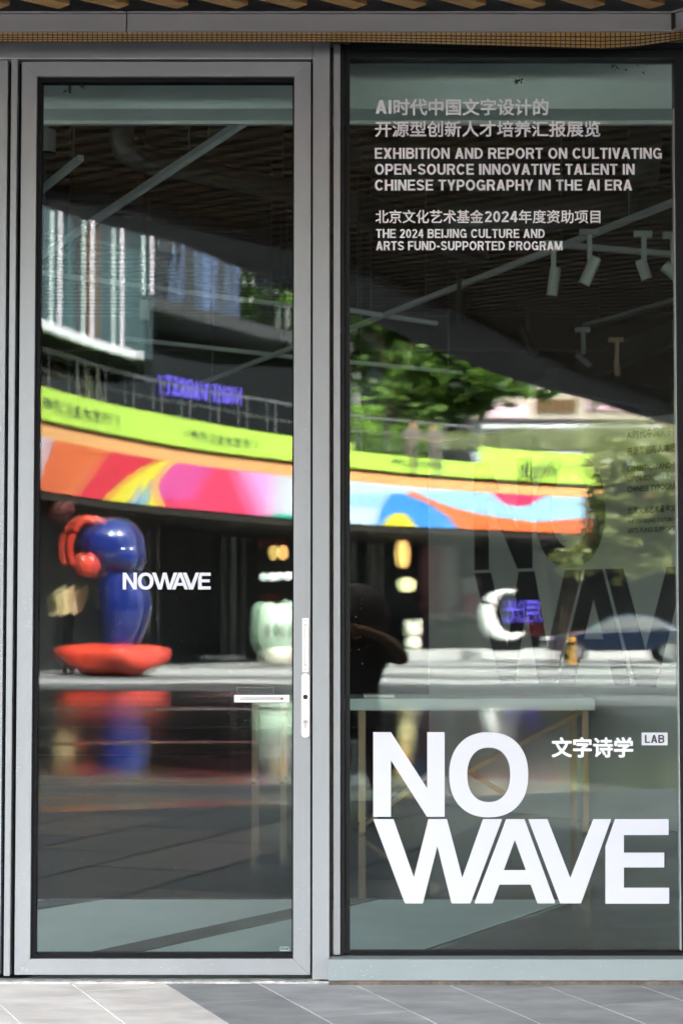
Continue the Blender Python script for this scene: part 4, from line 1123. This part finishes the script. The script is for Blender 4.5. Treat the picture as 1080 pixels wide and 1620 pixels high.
def tree(name, base, top, crown, label, mats, n, size, trunk_r, group=None, clumps=26, stems=1, cat='tree'):
    t = thing(name, base, label, cat, group)
    base = Vector(base); top = Vector(top)
    m = MB()
    for s in range(stems):
        off = Vector((random.uniform(-.5, .5), random.uniform(-.3, .3), 0)) if stems > 1 else Vector()
        mid = base.lerp(top, .5) + Vector((random.uniform(-.15, .15), 0, 0)) + off * .8
        m.tube([base + off * .3, base.lerp(top, .22) + off * .5, mid, top + off * 1.5], [trunk_r * 1.25, trunk_r, trunk_r * .8, trunk_r * .5], 9)
    for c in crown:
        cc = Vector(c[0])
        for _ in range(5):
            e = cc + Vector((random.uniform(-.7, .7) * c[1], random.uniform(-.7, .7) * c[2], random.uniform(-.4, .7) * c[3]))
            m.tube([base.lerp(top, random.uniform(.6, 1)), base.lerp(top, 1).lerp(e, .5) + Vector((0, 0, .15)), e], [trunk_r * .5, trunk_r * .3, trunk_r * .12], 6)
    m.build('trunk', M_bark, t, smooth=True)
    m = MB()
    for c in crown: leaves(m, *c, int(n * c[1] * c[3] / sum(k_[1] * k_[3] for k_ in crown)), size, clumps)
    m.build('crown', mats, t)
    return t
dT = 77.0
b = opp(612, 700, dT)
tree('terrace_tree', (b.x, b.y, 5.8), opp(620, 610, dT), [(opp(700, 545, dT), 4.0, 2.6, 2.4), (opp(800, 575, dT), 2.3, 2.0, 1.7), (opp(610, 500, dT), 3.0, 2.4, 2.6), (opp(705, 640, dT), 1.0, 1.0, .9)],
     'big leafy tree growing on the upper terrace', LV, 3600, .34, .15)
b = opp(440, 640, 84)
tree('terrace_tree', (b.x, b.y, 5.8), opp(435, 480, 84), [(opp(430, 400, 84), 2.6, 2.0, 4.0)], 'darker tree at the right edge of the door glass', [LV[2]] * 3, 1600, .30, .15)
dO = 55.0
b = opp(880, 1045, dO)
tree('olive_tree', (b.x, b.y, 0), opp(900, 880, dO), [(opp(1030, 765, dO), 1.8, 1.4, 1.1), (opp(1025, 850, dO), 1.5, 1.2, .9), (opp(985, 800, dO), .8, .8, .9), (opp(912, 885, dO), .6, .6, .45)],
     'pale olive leaved multi stem tree in front of the green board end', LO, 4600, .19, .016, stems=4, clumps=44)
# hedge and grasses along the upper terrace
def tuft(px0, px1, py0, py1, d, mats, n, h, label, name='ornamental_grass'):
    a = opp(px0, py1, d); b = opp(px1, py0, d)
    t = thing(name, ((a.x + b.x) / 2, a.y, a.z), label, 'plant')
    m = MB()
    for _ in range(n):
        x = random.uniform(a.x, b.x); y = a.y + random.uniform(-.5, .5); dx = random.uniform(-.35, .35) * h; hh = h * random.uniform(.6, 1.25); w_ = .02 + .02 * random.random()
        m._add([(x - w_, y, a.z), (x + w_, y, a.z), (x + dx, y + random.uniform(-.2, .2), a.z + hh)], [(0, 1, 2)], random.randrange(3))
    m.build('blades', mats, t)
tuft(690, 800, 690, 712, 70.5, LO, 500, .6, 'low grass tuft behind the raised green sign')
tuft(800, 930, 685, 712, 71.0, LO, 700, .75, 'taller pale grass tuft behind the Walk sign')
tuft(930, 1080, 675, 735, 71.5, LO, 900, 1.5, 'tall pale grasses right of the Walk sign')
tuft(555, 690, 690, 715, 70.5, LV, 500, .45, 'low dark planting behind the glass rail')
m = MB(); h_ = thing('lawn_bank', opp(620, 680, 82), 'bright green planted bank behind the terrace tree', 'hedge')
a, b = opp(556, 684, 82), opp(700, 640, 82)
M_lawn = pm('lawn', (.16, .30, .035), .8, 0, .5, 3, .5, 10)
m.box(a.x, b.x, a.y - 1.2, a.y, 5.8, b.z); m.build('bank', M_lawn, h_)
m = MB()
leaves(m, ((a.x + b.x) / 2, a.y - .3, b.z - .25), (b.x - a.x) / 2, .6, .35, 900, .1, 40); m.build('shoots', LV, h_)

# ---------------------------------------------------------- bollard, parked car
g = opp(907, 1050, 60)
bo = thing('bollard', (g.x, g.y, 0), 'yellow orange bollard standing in front of the dark car', 'bollard')
MB().lathe((g.x, g.y, -.01), [(.11, 0), (.11, .03), (.085, .05), (.085, .74), (.06, .82), (.001, .84)], 16).build('post', pm('bollard_yellow', (.75, .36, .02), .5), bo, smooth=True)
MB().lathe((g.x, g.y, .55), [(.088, 0), (.088, .09)], 16).build('reflector_band', M_blackf, bo)
def car(cx, cyy, L, label):
    t = thing('parked_car', (cx, cyy, 0), label, 'car')
    prof = [(-2.25, .35), (-2.28, .62), (-2.15, .80), (-1.35, .96), (-1.05, 1.0), (-.30, 1.40), (.2, 1.47), (.9, 1.42), (1.65, 1.05), (2.15, .98), (2.25, .7), (2.2, .35)]
    def half(z): return .90 if z < .9 else .90 - (z - .9) * .42
    mb = MB(); n = len(prof)
    rings = [-1, -.82, .82, 1]
    vs = []
    for s in rings:
        for x, z in prof:
            k_ = 1.0 if abs(s) < 1 else .97
            vs.append((cx + x * k_, cyy + s * half(z), z if abs(s) < 1 else .35 + (z - .35) * .955))
    fs = []
    for r_ in range(3): fs += [(r_ * n + i, r_ * n + (i + 1) % n, (r_ + 1) * n + (i + 1) % n, (r_ + 1) * n + i) for i in range(n)]
    fs += [tuple(range(n)), tuple(range(4 * n - 1, 3 * n - 1, -1))]
    mb._add(vs, fs).build('body', pm('car_paint', (.012, .02, .045), .12, .4, coat=1), t, bevel=.05)
    for s in (-1, 1):
        yy = cyy + s * .80
        MB().prism([(cx - .95, yy, 1.0), (cx - .28, yy - s * .15, 1.33), (cx + .2, yy - s * .17, 1.385), (cx + .85, yy - s * .15, 1.34), (cx + 1.4, yy, 1.03)], (0, s * .10, 0)).build('side_window', M_darkg, t)
    for x in (-1.4, 1.35):
        for s in (-1, 1):
            MB().tube([(cx + x, cyy + s * .68, .33), (cx + x, cyy + s * .93, .33)], .33, 24).build('tyre', M_black, t, bevel=.02)
            MB().tube([(cx + x, cyy + s * .92, .33), (cx + x, cyy + s * .945, .33)], .22, 18).build('rim', M_steel, t)
    for s in (-.62, .62): MB().ball((cx - 2.2, cyy + s, .72), .08, .18, .09, 12, 8).build('headlight', M_alu, t, smooth=True)
    MB().box(cx - 2.31, cx - 2.27, cyy - .26, cyy + .26, .42, .54).build('number_plate', M_alu, t)
g = opp(985, 1046, 63)
car(g.x, g.y - .3, 4.4, 'dark blue car parked at the far right of the plaza')

# ---------------------------------------------------------- people
M_skin = pm('skin', (.68, .36, .23), .5); M_cloth = pm('dark_clothes', (.16, .13, .115), .85, 0, .2, 6, .4, 60); M_hair = pm('dark_hair', (.02, .013, .01), .5); M_hat = pm('hat_cloth', (.20, .155, .14), .9, 0, .2, 10, .3, 60)
def body(name, joints, bones, root, parent, mat_of):
    me = bpy.data.meshes.new(name); names = list(joints)
    me.from_pydata([tuple(Vector(joints[k_][0])) for k_ in names], [(names.index(a), names.index(b)) for a, b in bones], [])
    o = bpy.data.objects.new(name, me); col.objects.link(o)
    sk = o.modifiers.new('skin', 'SKIN'); sk.use_smooth_shade = True
    for i, k_ in enumerate(names):
        sv = me.skin_vertices[0].data[i]; r_ = joints[k_][1]; sv.radius = r_ if isinstance(r_, tuple) else (r_, r_); sv.use_root = k_ == root
    ss = o.modifiers.new('sub', 'SUBSURF'); ss.levels = 2; ss.render_levels = 2
    dg = bpy.context.evaluated_depsgraph_get(); m2 = bpy.data.meshes.new_from_object(o.evaluated_get(dg))
    bpy.data.objects.remove(o)
    for mt in (M_cloth, M_skin): m2.materials.append(mt)
    for p in m2.polygons: p.material_index = mat_of(p.center); p.use_smooth = True
    o2 = bpy.data.objects.new(name, m2); col.objects.link(o2); o2.parent = parent
    return o2
def finger_set(parent, palm, fwd, side, curl, sgn):
    """five fingers as skinned chains rooted in the palm"""
    palm = Vector(palm); fwd = Vector(fwd).normalized(); side = Vector(side).normalized(); curl = Vector(curl).normalized()
    for i, (off, ln) in enumerate([(-.030, .072), (-.010, .082), (.010, .078), (.030, .062)]):
        a = palm + side * off
        pts = [a, a + fwd * ln * .45, a + fwd * ln * .75 + curl * ln * .35, a + fwd * ln * .78 + curl * ln * .7]
        m = MB().tube([p + parent.location for p in pts], [.010, .0095, .009, .007], 8); m.build('finger', M_skin, parent, smooth=True)
    a = palm - side * .035 * sgn - fwd * .03
    pts = [a, a - side * .03 * sgn + fwd * .03, a - side * .03 * sgn + fwd * .055 + curl * .02]
    MB().tube([p + parent.location for p in pts], [.012, .011, .008], 8).build('thumb', M_skin, parent, smooth=True)
# kneeling photographer, seen only as a reflection
pr = thing('person', (.10, -DIST - .36, 0), 'person in dark clothes and hood kneeling to hold a camera', 'person')
J = dict(pelvis=((0, -.10, .50), (.16, .13)), waist=((0, -.08, .68), (.15, .12)), chest=((0, -.04, .90), (.19, .13)), necka=((0, -.02, 1.04), (.07, .07)), neckb=((-.03, .02, 1.11), (.055, .055)), head=((-.06, .06, 1.22), (.085, .10)), crown=((-.06, .05, 1.31), (.06, .075)),
         hr=((.11, -.08, .48), .11), kr=((.16, .10, .09), .075), ar=((.16, -.32, .06), .055), tr=((.16, -.44, .05), .04),
         hl=((-.11, -.06, .48), .11), kl=((-.18, .30, .50), .08), al=((-.18, .26, .09), .055), tl=((-.18, .42, .04), .045),
         sr=((.20, -.03, .98), .075), er=((.33, .12, .92), .055), fr=((.22, .27, 1.05), .04), wr=((.06, .31, 1.12), .032), pr=((.0, .325, 1.13), .036),
         sl=((-.20, -.03, .98), .075), el=((-.30, .14, .84), .052), fl=((-.22, .27, .98), .04), wl=((-.18, .33, 1.05), .032), pl=((-.15, .36, 1.08), .036))
B = [('pelvis', 'waist'), ('waist', 'chest'), ('chest', 'necka'), ('necka', 'neckb'), ('neckb', 'head'), ('head', 'crown'), ('pelvis', 'hr'), ('hr', 'kr'), ('kr', 'ar'), ('ar', 'tr'), ('pelvis', 'hl'), ('hl', 'kl'), ('kl', 'al'), ('al', 'tl'),
     ('chest', 'sr'), ('sr', 'er'), ('er', 'fr'), ('fr', 'wr'), ('wr', 'pr'), ('chest', 'sl'), ('sl', 'el'), ('el', 'fl'), ('fl', 'wl'), ('wl', 'pl')]
body('body', J, B, 'pelvis', pr, lambda c: 1 if (c.z > 1.07 or (c.y > .13 and c.z > .80)) else 0)
finger_set(pr, (.0, .325, 1.12), (-.5, .3, .3), (0, -.4, 1), (-.3, .9, 0), 1)
finger_set(pr, (-.15, .36, 1.07), (.8, .3, .3), (0, -.5, 1), (.4, .8, 0), -1)
hx, hy, hz = .04, -DIST - .30, 1.235
MB().ball((hx + .06, hy - .08, hz - .03), .235, .20, .23, 24, 16).build('hood', M_hat, pr, smooth=True)
MB().ball((hx, hy - .05, hz), .105, .09, .12, 16, 12).build('hair', M_hair, pr, smooth=True)
MB().tube([(hx, hy + .10, hz - .01), (hx, hy + .125, hz - .04)], [.012, .017], 8).build('nose', M_skin, pr, smooth=True)
for s in (-1, 1):
    MB().ball((hx + s * .034, hy + .098, hz + .005), .012, .008, .008, 10, 8).build('eye', M_alu, pr, smooth=True)
    MB().ball((hx + s * .092, hy, hz - .015), .014, .022, .032, 10, 8).build('ear', M_skin, pr, smooth=True)
MB().ball((hx, hy + .108, hz - .075), .024, .008, .007, 10, 8).build('mouth', pm('lip', (.32, .12, .09), .5), pr, smooth=True)
cm_ = thing('photo_camera', (0, -DIST - .10, EYE), 'black photo camera held up by the kneeling person', 'camera')
box(-.07, .07, -DIST - .115, -DIST - .065, EYE - .05, EYE + .04).build('camera_body', M_blackf, cm_, bevel=.006)
box(-.025, .025, -DIST - .115, -DIST - .07, EYE + .0402, EYE + .065).build('viewfinder', M_blackf, cm_, bevel=.006)
MB().tube([(0, -DIST - .0645, EYE - .005), (0, -DIST - .012, EYE - .005)], .038, 24).build('lens', M_black, cm_, bevel=.003)
# two visitors behind the glass rail on the upper terrace
def visitor(px, d, label, lean):
    g = opp(px, 740, d); g.z = 5.79
    t = thing('person', (g.x, g.y, g.z), label, 'person', 'people on the upper terrace')
    J = dict(pelvis=((0, 0, .92), (.15, .11)), waist=((0, .02, 1.08), (.13, .10)), chest=((lean, .05, 1.30), (.18, .12)), neck=((lean, .07, 1.47), .055), head=((lean * 1.2, .10, 1.60), (.08, .095)), crown=((lean * 1.2, .09, 1.69), .06),
             hr=((.10, 0, .88), .10), kr=((.11, .03, .48), .068), ar=((.11, 0, .09), .045), tr=((.12, .14, .04), .04), hl=((-.10, 0, .88), .10), kl=((-.11, .05, .48), .068), al=((-.11, -.02, .09), .045), tl=((-.12, .12, .04), .04),
             sr=((lean + .20, .05, 1.38), .07), er=((lean + .27, .14, 1.12), .05), wr=((lean + .16, .36, 1.08), .033), pr=((lean + .12, .42, 1.09), .036), sl=((lean - .20, .05, 1.38), .07), el=((lean - .27, .14, 1.12), .05), wl=((lean - .16, .36, 1.08), .033), pl=((lean - .12, .42, 1.09), .036))
    B = [('pelvis', 'waist'), ('waist', 'chest'), ('chest', 'neck'), ('neck', 'head'), ('head', 'crown'), ('pelvis', 'hr'), ('hr', 'kr'), ('kr', 'ar'), ('ar', 'tr'), ('pelvis', 'hl'), ('hl', 'kl'), ('kl', 'al'), ('al', 'tl'),
         ('chest', 'sr'), ('sr', 'er'), ('er', 'wr'), ('wr', 'pr'), ('chest', 'sl'), ('sl', 'el'), ('el', 'wl'), ('wl', 'pl')]
    body('body', J, B, 'pelvis', t, lambda c: 1 if (c.z > 1.46 or c.y > .33) else 0)
    MB().ball((g.x + lean * 1.2, g.y + .05, g.z + 1.65), .10, .11, .11, 14, 10).build('hair', M_hair, t, smooth=True)
visitor(652, 64.8, 'visitor in dark clothes leaning on the terrace rail', .05)
visitor(690, 65.6, 'visitor in dark clothes standing right of the leaning one', -.04)
# white parasol posts on the left part of the terrace
for i, (px, lab_) in enumerate(((132, 'folded pale parasol on the terrace, left of its pair'), (152, 'folded pale parasol on the terrace, right of its pair'))):
    q = fac(px, 2.0)
    t = thing('folded_parasol', (q.x, q.y, 5.78), lab_, 'parasol', 'folded parasols on the upper terrace')
    MB().tube([(q.x, q.y, 5.78), (q.x, q.y, 7.7)], .03, 8).build('pole', M_rail, t)
    MB().lathe((q.x, q.y, 6.5), [(.15, 0), (.17, .2), (.10, .7), (.03, 1.1)], 12).build('canvas', pm('canvas', (.62, .56, .55), .8) if i == 0 else MATS['canvas'], t)
bpy.context.view_layer.update()
